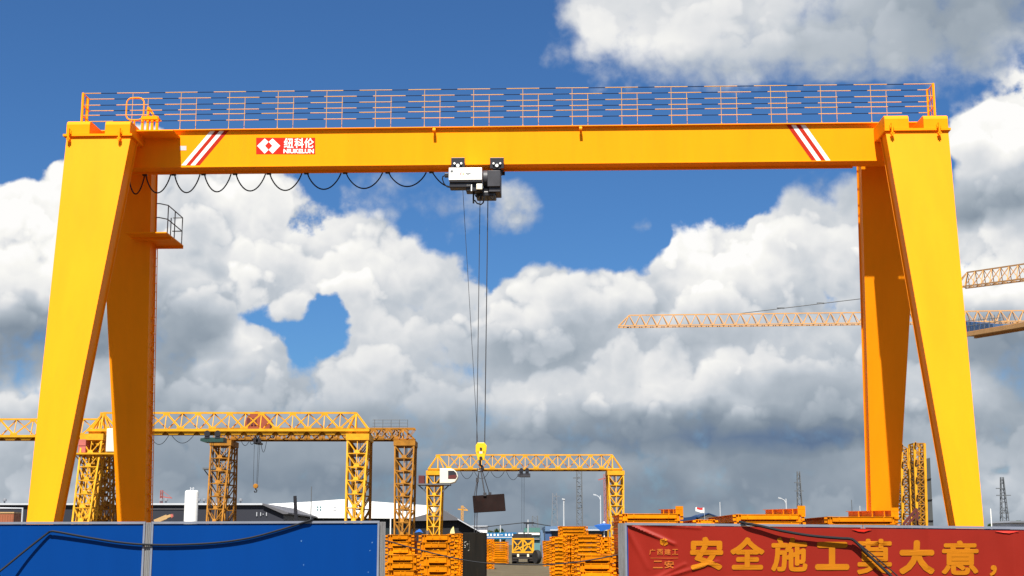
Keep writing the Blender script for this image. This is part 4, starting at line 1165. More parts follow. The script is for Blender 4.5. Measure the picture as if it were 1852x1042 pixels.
W = bld('warehouse', 'long charcoal grey warehouse with a pale eave, behind the white tank', 240, 200, 'warehouse'); gy = below(240, 200)
block('wall', [(-70, gy), (513, gy), (513, 929), (474, 912.5), (-70, 912.5)], 200, 40, M['dark_wall'], W)
block('eave', [(-72, 913.4), (474.5, 913.4), (474.5, 910.2), (-72, 910.2)], 199.6, 41, M['trim'], W)
block('roof_verge', [(474.6, 913.4), (474.6, 910.2), (521, 927), (521, 929.8), (512, 929.8)], 199.5, 41, M['grey_roof'], W)
block('band', [(265, 921.5), (335, 921.5), (335, 920), (265, 920)], 199.9, 0.08, M['grey_roof'], W)
for px in (271, 291, 300, 359, 369, 435, 8):
    c = at(px, 910, 202); m = MB(); m.lathe((c.x - W.location.x, 2.0, c.z + 0.1), [(0.12, -0.1), (0.12, 0.15), (0.32, 0.22), (0.28, 0.45), (0.08, 0.58)], 12); m.build('roof_vent', M['mast_far'], W)
m = MB()
for a, b in ((464.5, 7), (471.5, 6), (476, 1.5), (482, 6)):
    p = at(a, 930, 199.9) - W.location; m.box(p.x - 0.05, p.x + 0.05, p.y - 0.06, p.y - 0.03, p.z - b / 2 / 12.5, p.z + b / 2 / 12.5)
m.build('wall_lettering', M['trim'], W)
H = bld('exhibition_hall', 'broad white hall with a very low gable and dark base behind the lattice legs', 630, 230, 'hall'); gy = below(630, 230)
block('base_wall', [(470, gy), (792, gy), (792, 936.7), (470, 936.7)], 231, 45, M['dark_green_wall'], H)
block('white_front', [(470, 936.5), (790, 938.2), (790, 915.3), (780, 914.6), (690, 908.2), (628, 903.3), (612, 903.5), (560, 907.5), (470, 912.5)], 230, 47, M['white_hall'], H)
for x in (564, 591, 618, 664): block('panel_joint', [(x, 936.4), (x + 0.5, 936.4), (x + 0.5, 914), (x, 914)], 229.97, 0.02, M['trim'], H)
em = MB(); q = lambda x, y: at(x, y, 229.95) - H.location
for a, b in ((574.4, 917.2), (579.6, 917.2), (574.4, 922.0), (579.6, 922.0)):
    em.quad(q(a - 1.5, b - 1.4), q(a + 1.5, b - 1.4), q(a + 1.5, b + 1.4), q(a - 1.5, b + 1.4))
em.build('teal_emblem', M['teal'], H)
em = MB(); c = q(605.3, 920); r0, r1 = 0.22, 0.32; n = 20
em.add([c + Vector((r * math.cos(2 * math.pi * k / n), 0, r * math.sin(2 * math.pi * k / n))) for r in (r0, r1) for k in range(n)], [(k, (k + 1) % n, (k + 1) % n + n, k + n) for k in range(n)])
em.build('round_emblem', M['trim'], H)
Sd = bld('gabled_shed', 'dark grey gabled shed with a pale roof edge behind the tall black block', 815, 175, 'shed'); gy = below(815, 175)
block('wall', [(740, gy), (872, gy), (872, 966), (827, 941), (740, 944)], 175, 30, M['shed_wall'], Sd)
block('roof', [(738, 942.5), (738, 939), (800, 922), (828, 938), (874, 964.5), (874, 967), (828, 941)], 174.4, 31.5, M['grey_roof'], Sd)
block('roof_edge', [(827.5, 939.8), (827.5, 938), (874.5, 964.5), (874.5, 966.5)], 174.1, 0.25, M['trim'], Sd)
Wh = bld('site_office', 'small white flat roofed office just past the black block', 868, 190, 'office'); gy = below(868, 190)
block('wall', [(850, gy), (881, gy), (881, 952), (850, 952)], 190, 8, M['white_hall'], Wh)
block('roof', [(849, 952.3), (882, 952.3), (882, 950.8), (849, 950.8)], 189.7, 8.6, M['trim'], Wh)
Tl = bld('teal_office', 'sea green roofed office with a pale teal front behind the dark truck', 965, 185, 'office'); gy = below(965, 185)
block('wall', [(948, gy), (977, gy), (977, 962), (948, 962)], 185, 8, M['teal'], Tl)
block('roof', [(947, 962.4), (979, 962.4), (976, 954.5), (949, 954.5)], 184.6, 8.8, M['sea'], Tl)
block('fascia_sign', [(949, 967.6), (976, 967.6), (976, 963.6), (949, 963.6)], 184.5, 0.1, M['white'], Tl)
for y in (971, 974.5): block('pale_band', [(949, y + 1), (976, y + 1), (976, y), (949, y)], 184.7, 0.2, M['trim'], Tl)
Bb = bld('workshop', 'steel blue workshop with a pale blue upper band behind the orange stacks', 1040, 180, 'workshop'); gy = below(1040, 180)
block('wall', [(998, gy), (1100, gy), (1100, 961), (998, 961)], 180, 20, M['grey_plate'], Bb)
block('upper_band', [(986, 961), (1101, 961), (1101, 951.5), (986, 951.5)], 179.6, 21, M['pale_blue'], Bb)
block('light_strip', [(995, 959.8), (1101, 959.8), (1101, 957.6), (995, 957.6)], 179.5, 0.08, M['trim'], Bb)
block('stair_tower', [(986, gy), (997.5, gy), (997.5, 961.1), (986, 961.1)], 179.8, 6, M['steel_blue'], Bb)
block('gate_column', [(981, gy), (990, gy), (981, 959), (977, 959)], 178, 1.2, M['pale_blue'], Bb)
bb = bld('billboard', 'long blue roadside board with white characters past the black block', 908, 160, 'billboard'); gy = below(908, 160)
block('board', [(879, 975), (936, 975), (934, 963), (879, 963.5)], 160, 0.25, M['billboard'], bb)
m = MB(); q = lambda x, y: at(x, y, 159.97) - bb.location
for x in (882, 888, 894.5, 901): 
    m.quad(q(x - 1.6, 965.6), q(x + 1.6, 965.6), q(x + 1.6, 969.4), q(x - 1.6, 969.4))
m.quad(q(905, 967), q(909.5, 967), q(909.5, 968), q(905, 968))
for x in (915, 921, 927.5): m.quad(q(x - 1.6, 965.6), q(x + 1.6, 965.6), q(x + 1.6, 969.4), q(x - 1.6, 969.4))
m.quad(q(881, 971.4), q(931, 971.4), q(931, 972.3), q(881, 972.3))
m.build('board_lettering', M['white'], bb)
for x in (884, 908, 931): block('board_post', [(x - 0.6, gy), (x + 0.6, gy), (x + 0.6, 975), (x - 0.6, 975)], 160.3, 0.2, M['lamp'], bb)
Cn = bld('white_container', 'small white box standing above the dark truck cab', 941, 170, 'container'); gy = below(941, 170)
block('box_wall', [(937.5, gy), (946.5, gy), (946.5, 963.6), (937.5, 963.6)], 170, 3, M['white'], Cn)
Ho = bld('gabled_house', 'white gabled house with a blue roof showing over the red banner fence', 1270, 210, 'house'); gy = below(1270, 210)
block('wall', [(1266, gy), (1297, gy), (1297, 936.4), (1282, 930.6), (1266, 936.4)], 210, 14, M['white_hall'], Ho)
block('roof', [(1263, 937), (1281.5, 929.4), (1301, 937), (1301, 934.8), (1281.5, 927.6), (1263, 935)], 209.4, 15, M['navy_roof'], Ho)
block('side_wing', [(1225, gy), (1264, gy), (1264, 933), (1240, 936), (1225, 936)], 212, 9, M['navy_roof'], Ho)
Gh = bld('pale_house', 'small pale house at the far edge beside the trees', 1840, 240, 'house'); gy = below(1840, 240)
block('wall', [(1827, gy), (1862, gy), (1862, 945), (1827, 945)], 240, 9, M['trim'], Gh)
block('roof', [(1825.5, 945.3), (1864, 945.3), (1861, 942), (1829, 942)], 239.5, 10, M['mast_far'], Gh)
Cp = bld('shade_canopy', 'bright blue peaked canopy on a white post behind the orange stacks', 1090, 120, 'canopy'); gy = below(1090, 120)
m = MB(); q = lambda x, y, dy=0: at(x, y, 120 + dy) - Cp.location
m.add([q(1074, 950.5), q(1106, 949), q(1106, 949, 2.6), q(1074, 950.5, 2.6), q(1091, 946.5, 1.3), q(1087, 961), q(1103, 957)], [(0, 1, 4), (1, 2, 4), (2, 3, 4), (3, 0, 4), (0, 5, 6, 1)]); m.build('canopy_cloth', M['tarp'], Cp)
m = MB(); p = q(1092.5, 950, 0.3); m.tube([(p.x, p.y, 0), (p.x, p.y, p.z)], 0.05, 6); m.build('post', M['white'], Cp)
m = MB(); p = q(1092.5, 946, 1.0); m.lathe((p.x, p.y, p.z), [(0.05, -0.1), (0.12, 0), (0.05, 0.12)], 8); m.build('finial', M['white'], Cp)
# tank
Tk = bld('storage_tank', 'tall white cylindrical tank with fittings on its domed top', 343, 150, 'tank')
ztk = at(343, 886.5, 150).z; rt = (at(355.3, 900, 150).x - at(331, 900, 150).x) / 2
m = MB(); m.lathe((0, 0, 0), [(rt, 0.05), (rt, ztk - 0.28), (rt * 0.96, ztk - 0.12), (rt * 0.75, ztk - 0.03), (rt * 0.2, ztk)], 36); m.build('shell', M['white_hall'], Tk, smooth=True)
m = MB()
for dx in (-0.12, 0.1): m.tube([(dx, 0, ztk - 0.05), (dx * 1.6, 0, ztk + 0.32)], 0.03, 6)
m.bar((-0.2, 0, ztk + 0.2), (0.25, 0, ztk + 0.22), 0.05); m.build('top_fitting', M['trim'], Tk)
# boom arm of a parked machine
Bm = bld('mobile_crane', 'beige telescopic boom of a parked machine raised beside the white tank', 285, 140, 'mobile crane')
q = lambda x, y: at(x, y, 140) - Bm.location
m = MB(); m.bar(q(280, 944), q(302, 934.6), 0.42, 0.42); m.bar(q(296, 937), q(309, 932.5), 0.26, 0.26); m.build('boom', M['beige'], Bm)
m = MB(); p = q(310, 934); m.prism([q(307, 931), q(311.5, 929.5), q(312.8, 934), q(310, 937), q(306.5, 934)], (0, 0.4, 0)); m.build('boom_head', M['pink'], Bm)
m = MB(); p = q(280, 944); m.box(p.x - 1.2, p.x + 2.4, -0.8, 1.2, 0.9, 2.0); m.build('chassis', M['beige'], Bm)
for dx in (-0.8, 0.6, 1.9): m = MB(); m.lathe((p.x + dx, -0.85, 0.5), [(0.5, -0.15), (0.5, 0.15)], 18, 'y'); m.build('wheel', M['tyre'], Bm)
# left edge: brown container under a white goal-like frame
Ct = bld('shipping_container', 'rusty brown container under a white pipe frame at the edge of the yard', 5, 130, 'container')
p0, p1 = at(-40, 930, 130), at(25, 930, 130)
m = MB(); zz = at(5, 928.5, 130).z; m.box(p0.x - Ct.location.x, p1.x - Ct.location.x, 0, 2.4, 0.15, zz)
for k in range(14):
    xx = p0.x - Ct.location.x + (p1.x - p0.x) * (k + 0.5) / 14; m.box(xx - 0.05, xx + 0.05, -0.03, -0.002, 0.25, zz - 0.12)
m.build('container_body', M['container'], Ct)
m = MB(); m.box(p0.x - Ct.location.x, p1.x - Ct.location.x + 0.03, -0.05, 2.4, zz + 0.002, zz + 0.12); m.build('top_rail', M['beige'], Ct)
Fr = bld('pipe_frame', 'white pipe gateway frame over the rusty brown container', 20, 126, 'frame')
q = lambda x, y: at(x, y, 126) - Fr.location
m = MB(); m.tube([Vector((q(41, 930).x, 0, 0)), q(41, 919.5), q(-30, 919)], 0.09, 6); m.build('pipe', M['trim'], Fr)
# posts, lamps and pylons
def post(name, label, px, yt, Y, r, mat, cat, lean=0.0, group=None):
    c = at(px, yt, Y); o = empty(name, (c.x, Y, 0)); tag(o, label, cat, group)
    m = MB(); m.tube([(lean, 0, 0), (0, 0, c.z)], [r, r * 0.75], 8); m.build('shaft', mat, o)
    return o, c.z
o, z = post('chimney_pipe', 'black leaning pipe standing up in front of the broad white hall', 533.5, 897, 150, 0.24, M['black'], 'pipe', lean=0.5)
post('pole', 'thin grey pole rising from the end of the blue fence cable', 563.5, 880, 60, 0.025, M['mast'], 'pole')
post('pole', 'white pole behind the orange stacks beside the fence end', 706.5, 937, 100, 0.06, M['white'], 'pole')
post('pole', 'short pale pole behind the flag over the red banner fence', 1302, 908, 220, 0.1, M['lamp'], 'pole')
post('pole', 'grey pole left of the right rear leg', 1540, 904, 260, 0.1, M['mast'], 'pole')
post('pole', 'white pole close beside the right rear leg', 1555, 915, 240, 0.1, M['lamp'], 'pole')
post('pole', 'white pole standing between the near right leg and the far pylon', 1791.5, 920, 150, 0.07, M['white'], 'pole')
def lamp(label, px, yt, Y, arm, side=1):
    o, z = post('street_lamp', label, px, yt, Y, 0.11, M['lamp'], 'street lamp')
    s = (at(px + 1, yt, Y).x - at(px, yt, Y).x)
    m = MB(); m.tube([(0, 0, z - 9 * s), (-side * arm * s * 0.35, 0, z - 3 * s), (-side * arm * s, 0, z + 0.5 * s)], [0.08, 0.07, 0.05], 6); m.build('arm', M['lamp'], o)
    m = MB(); m.bar((-side * arm * s, 0, z + 0.4 * s), (-side * (arm + 5) * s, 0, z + 1.5 * s), 0.3, 0.16); m.build('lamp_head', M['lamp'], o)
lamp('curved white street lamp between the middle lattice crane leg and the lattice pylon', 1086, 896, 190, 8)
lamp('white street lamp over the red banner fence near the thin pylon', 1421.5, 902, 190, 9)
lamp('straight street lamp with a small dark head left of the lattice pylon', 1019.5, 904, 180, -2, 1)
def pylon(label, px, yt, Y, w0, w1, arms, mat, n=16):
    c = at(px, yt, Y); o = empty('pylon', (c.x, Y, 0)); tag(o, label, 'pylon')
    T = [Vector((sx * w1 / 2, sy * w1 / 2, c.z)) for sx, sy in ((-1, -1), (1, -1), (1, 1), (-1, 1))]; B_ = [Vector((v.x * w0 / w1, v.y * w0 / w1, 0)) for v in T]
    m = MB(); P = lambda k, t: B_[k].lerp(T[k], t)
    for k in range(4):
        m.bar(B_[k], T[k], 0.16)
        for i in range(n):
            a, b = (k, (k + 1) % 4) if i % 2 else ((k + 1) % 4, k)
            m.bar(P(a, i / n), P(b, (i + 1) / n), 0.08)
    m.build('lattice_shaft', mat, o)
    for (y, xa_, xb_) in arms:
        z = at(px, y, Y).z; s = at(px + 1, y, Y).x - at(px, y, Y).x
        m = MB(); m.bar((xa_ * s, 0, z), (xb_ * s, 0, z), 0.22, 0.18); m.build('crossarm', mat, o)
pylon('tall dark two legged lattice pylon under the middle lattice crane beam', 1047.5, 850, 260, 1.1, 0.9, [(864.5, -11, 2), (880, -4, 4), (897, -4, 4), (909, -4.5, 4.5), (919, -4, 4)], M['mast'])
pylon('thin grey pylon with crossarms over the orange pieces and the street lamp', 1444, 853, 300, 1.5, 0.5, [(873, -8, 1), (888, -8, 8), (915, -4, 4)], M['mast'])
pylon('thin grey pylon with crossarms beyond the near right leg by the trees', 1812, 863, 300, 2.0, 0.5, [(883.5, -12, 1), (896, -12, 14), (923, -5, 5), (928, -8, 9)], M['mast'])
pylon('faint pale pylon beside the straight street lamp', 1003, 892, 420, 2.2, 1.2, [(897.5, -2, 9), (910, -3, 2), (921, -3, 1)], M['mast_far'], 12)
pylon('short dark mast behind the utility pole in the middle of the yard', 967.5, 933, 330, 1.8, 1.2, [], M['mast'], 8)
o, z = post('utility_pole', 'pale utility pole with a dark crossarm carrying wires behind the dark truck', 955, 940, 170, 0.1, M['lamp'], 'utility pole')
m = MB(); s = 170 / F; m.box(-8 * s, 11 * s, -0.1, 0.1, z - 0.5, z - 0.3); m.box(-4 * s, -2 * s, -0.15, 0.15, z - 1.0, z - 0.5); m.build('crossarm', M['black'], o)
o2, z2 = post('utility_pole', 'short pale utility pole carrying wires past the black block', 905, 950, 170, 0.1, M['lamp'], 'utility pole')
m = MB(); m.tube([at(869, 954, 170), at(905, 950, 170), at(947, 945.5, 170), at(963, 946, 170), at(996, 951.5, 170)], 0.05, 5); o = m.build('power_line', M['cable']); tag(o, 'black overhead wires strung between the utility poles in the yard', 'wires')
# flag
fo, z = post('flag_pole', 'small red and white flag flying over the red banner fence', 1274, 918, 205, 0.03, M['lamp'], 'flag')
m = MB(); s = 205 / F
for i in range(6):
    x0, x1 = -(16 - i * 2.6) * s, -(16 - (i + 1) * 2.6) * s
    wv = lambda k: 0.5 * s * math.sin(k * 1.4); ya, yb2 = 0.08 * math.sin(i * 1.3), 0.08 * math.sin((i + 1) * 1.3)
    t0, t1 = z + (-3.5 - i * 0.2) * s + wv(i), z + (-3.5 - (i + 1) * 0.2) * s + wv(i + 1)
    m.mat(0 if i in (1, 2, 3, 4) else 1).quad((x0, ya, t0), (x1, yb2, t1), (x1, yb2, t1 + 4.2 * s), (x0, ya, t0 + 3.6 * s))
    m.mat(1).quad((x0, ya, t0 - 3.2 * s + i * 0.3 * s * -1), (x1, yb2, t1 - 3.2 * s - (i + 1) * 0.3 * s), (x1, yb2, t1), (x0, ya, t0))
m.build('flag_cloth', [M['flag_red'], M['white']], fo)
# trees
def tree(label, px, yt, Y, wpx, seed, group):
    random.seed(seed); c = at(px, yt, Y); s = Y / F
    o = empty('tree', (c.x, Y, 0)); tag(o, label, 'tree', group)
    m = MB(); H_ = c.z
    m.tube([(0, 0, 0), (0.1, 0, H_ * 0.4), (-0.1, 0.1, H_ * 0.8)], [0.3, 0.2, 0.06], 8)
    for k in range(5):
        t = random.uniform(0, 6.28); m.tube([(0.05, 0, H_ * (0.3 + 0.08 * k)), (math.cos(t) * wpx * s * 0.35, math.sin(t) * wpx * s * 0.35, H_ * (0.5 + 0.09 * k))], [0.12, 0.04], 6)
    m.build('trunk', M['bark'], o)
    m = MB(); cl_ = []
    for k in range(11):
        t = random.uniform(0, 6.28); r = random.uniform(0, 0.42) * wpx * s
        cl_.append((math.cos(t) * r, math.sin(t) * r * 0.8, H_ * random.uniform(0.45, 0.92), random.uniform(0.12, 0.2) * wpx * s))
    for (x, y, z, r) in cl_:
        for k in range(110):
            v = Vector((random.gauss(0, 1), random.gauss(0, 1), random.gauss(0, 1))).normalized() * r * random.uniform(0.5, 1.08)
            p = Vector((x, y, z)) + Vector((v.x, v.y, v.z * 0.8)); a = Vector((random.uniform(-1, 1), random.uniform(-1, 1), random.uniform(-1, 1))).normalized() * random.uniform(0.14, 0.3)
            b = a.orthogonal().normalized() * a.length * 0.6
            m.add([p - a, p + b, p + a, p - b], [(0, 1, 2, 3)])
    m.build('crown', M['leaf'], o)
for i, (px, yt, Y, w, lb) in enumerate(((1790, 943, 300, 22, 'low dark green tree close beside the near right leg foot'), (1808, 942, 310, 26, 'low dark green tree at the foot of the far pylon'), (1823, 936.5, 300, 26, 'taller rounded tree between the pylon and the pale house'),
        (1843, 936, 320, 24, 'rounded tree standing above the pale house roof'), (893, 951, 240, 18, 'dark tree just past the white office behind the blue board'), (908, 952.5, 250, 20, 'dark tree behind the middle of the blue board'), (1860, 944, 330, 26, 'tree at the very edge beyond the pale house'))):
    tree(lb, px, yt, Y, w, 40 + i, 'trees on the skyline')

# ------------------------------------------------------------------ stacked orange steel sections
ORD = ['topmost', 'second from the top', 'third from the top', 'fourth from the top', 'fifth from the top', 'sixth from the top', 'seventh from the top', 'eighth from the top',
       'ninth from the top', 'tenth from the top', 'eleventh from the top', 'twelfth from the top', 'thirteenth from the top', 'fourteenth from the top', 'fifteenth from the top']
def section(w, L, t, mat, lug=0.10):
    """one frame section: two I-shaped side rails, cross channels set back between them, lugs at the ends; origin at its front bottom middle"""
    m = MB(); f = 0.018; h = w / 2
    for s in (-1, 1):
        xc = s * (h - 0.09)
        m.box(xc - 0.09, xc + 0.09, 0, L, 0, f); m.box(xc - 0.09, xc + 0.09, 0, L, t - f, t); m.box(xc - 0.012, xc + 0.012, 0.01, L - 0.01, f, t - f)
        m.box(xc - 0.07, xc + 0.07, 0.05, 0.07, f, t - f)
        xo = s * h; a, b = sorted((xo, xo + s * lug))
        m.box(a, b, 0.03, 0.05, t * 0.12, t * 0.9); m.box(a, b, 0.0, 0.16, t * 0.62, t * 0.70)
    m.box(-h + 0.16, h - 0.12, -0.02, 0.10, t * 0.28, t * 0.97)                 # front channel, standing proud
    m.box(-h + 0.17, h - 0.10, -0.036, -0.021, t * 0.90, t * 0.97)               # its lip
    for y in (L * 0.5, L - 0.15): m.box(-h + 0.105, h - 0.105, y, y + 0.10, t * 0.02, t * 0.92)
    m.box(-h + 0.105, h - 0.105, 0.24, 0.26, t * 0.02, t * 0.278)            # plate added under the channel to catch bounced light in the gap
    m.box(-h + 0.105, h - 0.105, 0.101, L - 0.151, t * 0.40, t * 0.46)          # sheet added inside the frame to close and darken the gaps
    for x in (-h + 0.36, h - 0.40): m.box(x, x + 0.035, -0.032, -0.021, t * 0.44, t * 0.88)
    return m
def stack(px0, px1, ytop, Y, t, L, where, n=None, mat='orange', seed=1, lug=0.10, group=None):
    random.seed(seed)
    a, b = at(px0, ytop, Y), at(px1, ytop, Y); w = b.x - a.x - 2 * lug * 0.6; xc = (a.x + b.x) / 2
    N_ = max(1, round(a.z / t)); t = a.z / N_
    first = None
    for i in range(N_):            # from the top down
        z = t * (N_ - 1 - i)
        lb = '%s orange section of %s' % (ORD[i] if i < 15 else 'lowest', where)
        if first is None:
            o = section(w, L, t - 0.004, mat).build('steel_section', M[mat]); first = o
        else:
            o = first.copy(); COL.objects.link(o)
        o.location = (xc + random.uniform(-0.025, 0.025), Y + random.uniform(-0.03, 0.03), z)
        o.rotation_euler = (0, 0, R(random.uniform(-0.25, 0.25)))
        tag(o, lb, 'steel section', group or ('sections of ' + where))
    return xc, a.z
stack(699, 748, 966.5, 48.0, 0.24, 4.0, 'the upper stack next to the fence end', seed=1)
stack(758, 818, 966.5, 47.6, 0.26, 4.0, 'the upper stack in the middle pile', seed=2)
stack(812, 838, 964.5, 53.0, 0.20, 3.0, 'the narrow stack touching the black block', seed=3)
stack(698, 758, 1003, 43.0, 0.25, 2.4, 'the low front stack next to the fence end', seed=4)
stack(762, 818, 1006, 42.6, 0.25, 2.4, 'the low front stack in the middle pile', seed=5)
stack(995, 1025, 970.5, 72.0, 0.19, 4.5, 'the many layered roadside stack', seed=6)
stack(1024, 1040, 967.5, 64.0, 0.19, 2.0, 'the thin jagged stack behind the roadside stack', seed=7)
stack(1036, 1087, 966, 62.0, 0.19, 3.5, 'the wide stack in front of the blue workshop', seed=8)
stack(1010, 1062, 951.5, 80.0, 0.2, 4.0, 'the tallest far stack below the lattice pylon', seed=9)
stack(1046, 1112, 1003.5, 48.0, 0.25, 4.0, 'the low front stack beside the red banner fence', seed=10)
stack(1082, 1109, 971, 53.0, 0.2, 3.0, 'the stack below the blue canopy', seed=11)
stack(1124, 1232, 928.5, 46.0, 0.235, 5.0, 'the tall stack behind the banner fence end', seed=12, lug=0.05)
stack(1330, 1452, 929.5, 46.0, 0.235, 7.0, 'the banner stack under the street lamp', seed=13, lug=0.05)
stack(1496, 1622, 934, 46.0, 0.235, 7.0, 'the banner stack by the big rear leg', seed=14, lug=0.05)
stack(1256, 1293, 939.5, 47.0, 0.235, 6.0, 'the banner stack below the white house', seed=15, lug=0.03)
stack(879, 892, 974.5, 99.0, 0.2, 3.0, 'the far stack peeping past the black block', seed=16, lug=0.04)
stack(890, 919, 979.5, 128.0, 0.2, 5.0, 'the far stack beside the dark truck', seed=17)
stack(983, 997, 978, 112.0, 0.2, 5.0, 'the far stack across the road from the truck', seed=18, lug=0.04)
# beams lying aslant on the fence-side stacks
def slant_beam(label, p, q, Y0, Y1, h):
    A, B = at(*p, Y0), at(*q, Y1)
    m = MB(); d = (B - A).normalized(); sd = d.cross(Vector((0, 0, 1))).normalized(); o_ = A.copy()
    A_, B_ = A - o_, B - o_
    m.bar(A_ + Vector((0, 0, h)), B_ + Vector((0, 0, h)), 0.2, 0.02); m.bar(A_, B_, 0.2, 0.02); m.bar(A_ + Vector((0, 0, h / 2)), B_ + Vector((0, 0, h / 2)), 0.02, h)
    m.bar(B_ - d * 0.02 + Vector((0, 0, -0.06)), B_ - d * 0.02 + Vector((0, 0, h + 0.1)), 0.25, 0.03)
    for t in (0.3, 0.6, 0.85):
        P = A_.lerp(B_, t); m.bar(P + sd * 0.1, P + sd * 0.1 + Vector((0, 0, h)), 0.03, 0.1)
    o = m.build('steel_beam', M['orange']); o.location = o_; tag(o, label, 'steel beam', 'beams lying on the fence side stacks')
slant_beam('orange steel beam slanting over the stack at the banner fence end', (1196, 930), (1229, 930), 50.5, 46.1, 0.16)
slant_beam('orange steel beam slanting over the stack under the street lamp', (1385, 932), (1450, 931.5), 52.6, 46.2, 0.20)
slant_beam('orange steel beam slanting over the stack at the right rear leg', (1535, 936), (1619, 936), 52.6, 46.2, 0.22)

# ------------------------------------------------------------------ truck with its load, tyre, cloths
Yt = 127.0
TR = empty('flatbed_truck', (g_at(946, Yt), Yt, 0)); tag(TR, 'dark flatbed truck seen from behind on the road carrying a yellow lattice frame', 'truck')
q = lambda x, y: at(x, y, Yt) - TR.location
hw = (q(966, 1000).x - q(926, 1000).x) / 2
m = MB(); m.box(-hw, hw, 0, 7.5, 0.75, 0.95); m.box(-hw * 0.45, hw * 0.45, 0.05, 8.5, 0.5, 0.75); m.box(-hw * 0.95, hw * 0.95, -0.05, 0.02, 0.42, 0.6); m.build('chassis', M['truck'], TR)
m = MB(); m.box(-hw * 0.98, hw * 0.98, 7.6, 9.6, 0.7, 2.55); m.box(-hw * 0.9, hw * 0.9, 7.7, 9.4, 2.552, 2.72); m.build('cab', M['truck'], TR)
for s in (-1, 1):
    for y in (0.9, 2.1, 8.6):
        m = MB(); m.lathe((s * (hw - 0.2), y, 0.48), [(0.3, -0.22), (0.48, -0.2), (0.48, 0.2), (0.3, 0.22)], 20, 'x'); m.build('wheel', M['tyre'], TR)
    m = MB(); m.box(s * hw * 0.45 - 0.09, s * hw * 0.45 + 0.09, -0.06, -0.02, 0.62, 0.86); m.build('tail_lamp', M['lampglass'], TR)
    m = MB(); m.box(s * hw * 0.7 - 0.3, s * hw * 0.7 + 0.3, 0.25, 0.28, 0.16, 0.66); m.build('mudguard', M['truck'], TR)
zt_ = q(946, 973.5).z; LD = empty('lattice_section', TR.location + Vector((0, 0.1, 0.955))); tag(LD, 'bright yellow lattice crane frame lying on the bed of the dark truck', 'lattice frame')
hh = zt_ - 0.955; m = MB()
for y in (0, 5.5):
    for z in (0.05, hh - 0.05): m.bar((-hw, y, z), (hw, y, z), 0.13)
    for x in (-hw + 0.06, 0, hw - 0.06): m.bar((x, y, 0), (x, y, hh), 0.12)
    for a, b in ((-hw, 0), (0, hw)): m.bar((a, y, 0.05), (b, y, hh - 0.05), 0.10); m.bar((b, y, 0.05), (a, y, hh - 0.05), 0.10)
for x in (-hw + 0.06, hw - 0.06):
    for z in (0.05, hh - 0.05): m.bar((x, 0, z), (x, 5.5, z), 0.12)
    for k in range(4): m.bar((x, 5.5 * k / 4, 0.05), (x, 5.5 * (k + 1) / 4, hh - 0.05), 0.07)
for y in (1.1, 2.2, 3.4, 4.4): m.bar((-hw, y, hh - 0.05), (hw, y, hh - 0.05), 0.09); m.bar((-hw, y, 0.1), (hw, y, hh * 0.8), 0.1)
m.build('frame', M['lattice'], LD)
p = at(971, 1006, 126.0); m = MB(); m.lathe((0, 0, 0.62), [(0.3, -0.15), (0.58, -0.18), (0.62, -0.1), (0.62, 0.1), (0.58, 0.18), (0.3, 0.15)], 22, 'x'); o = m.build('tyre', M['tyre'], None, smooth=True); o.location = (p.x, 126.0, 0); o.rotation_euler = (0, 0, R(25))
tag(o, 'big black tyre standing upright beside the dark truck', 'tyre')
for nm, lb, cat, px, yt, yb_, Y, mat, wpx in (('cloth_bundle', 'pale yellow peaked cloth on top of the middle orange stack', 'cloth', 818, 952, 965, 49.0, 'straw', 9), ('blue_sheet', 'small bright blue sheet heaped on the orange stacks below a lattice leg', 'sheet', 757, 957, 964, 58.0, 'tarp', 15), ('grey_bucket', 'small grey bucket left on top of the middle orange stack', 'bucket', 773, 959.5, 966.3, 48.6, 'mast', 8)):
    a, b = at(px - wpx / 2, yb_, Y), at(px + wpx / 2, yt, Y); w_, h_ = b.x - a.x, b.z - a.z; m = MB(); random.seed(len(lb))
    if nm == 'grey_bucket': m.lathe((w_ / 2, 0.1, 0), [(w_ * 0.36, 0), (w_ * 0.5, h_), (w_ * 0.46, h_), (w_ * 0.34, 0.03)], 16)
    elif nm == 'cloth_bundle': m.add([(0, 0, 0), (w_, 0, 0), (w_ * 0.95, 0.3, 0), (0.05, 0.3, 0), (w_ * 0.72, 0.05, h_), (w_ * 0.2, 0.1, h_ * 0.55), (w_ * 0.8, 0.2, h_ * 0.9)], [(0, 1, 4, 5), (1, 2, 6, 4), (2, 3, 5, 6), (3, 0, 5), (4, 6, 5), (3, 2, 1, 0)])
    else:
        n = 7; vs = []
        for j in range(n):
            for i in range(n): vs.append((w_ * i / (n - 1), 0.6 * j / (n - 1), h_ * math.sin(math.pi * i / (n - 1)) ** 0.7 * math.sin(math.pi * min(1, (j + 0.6) / n)) * random.uniform(0.75, 1.05)))
        m.add(vs, [(j * n + i, j * n + i + 1, (j + 1) * n + i + 1, (j + 1) * n + i) for j in range(n - 1) for i in range(n - 1)])
    o = m.build(nm, M[mat]); o.location = (a.x, Y, a.z); tag(o, lb, cat)

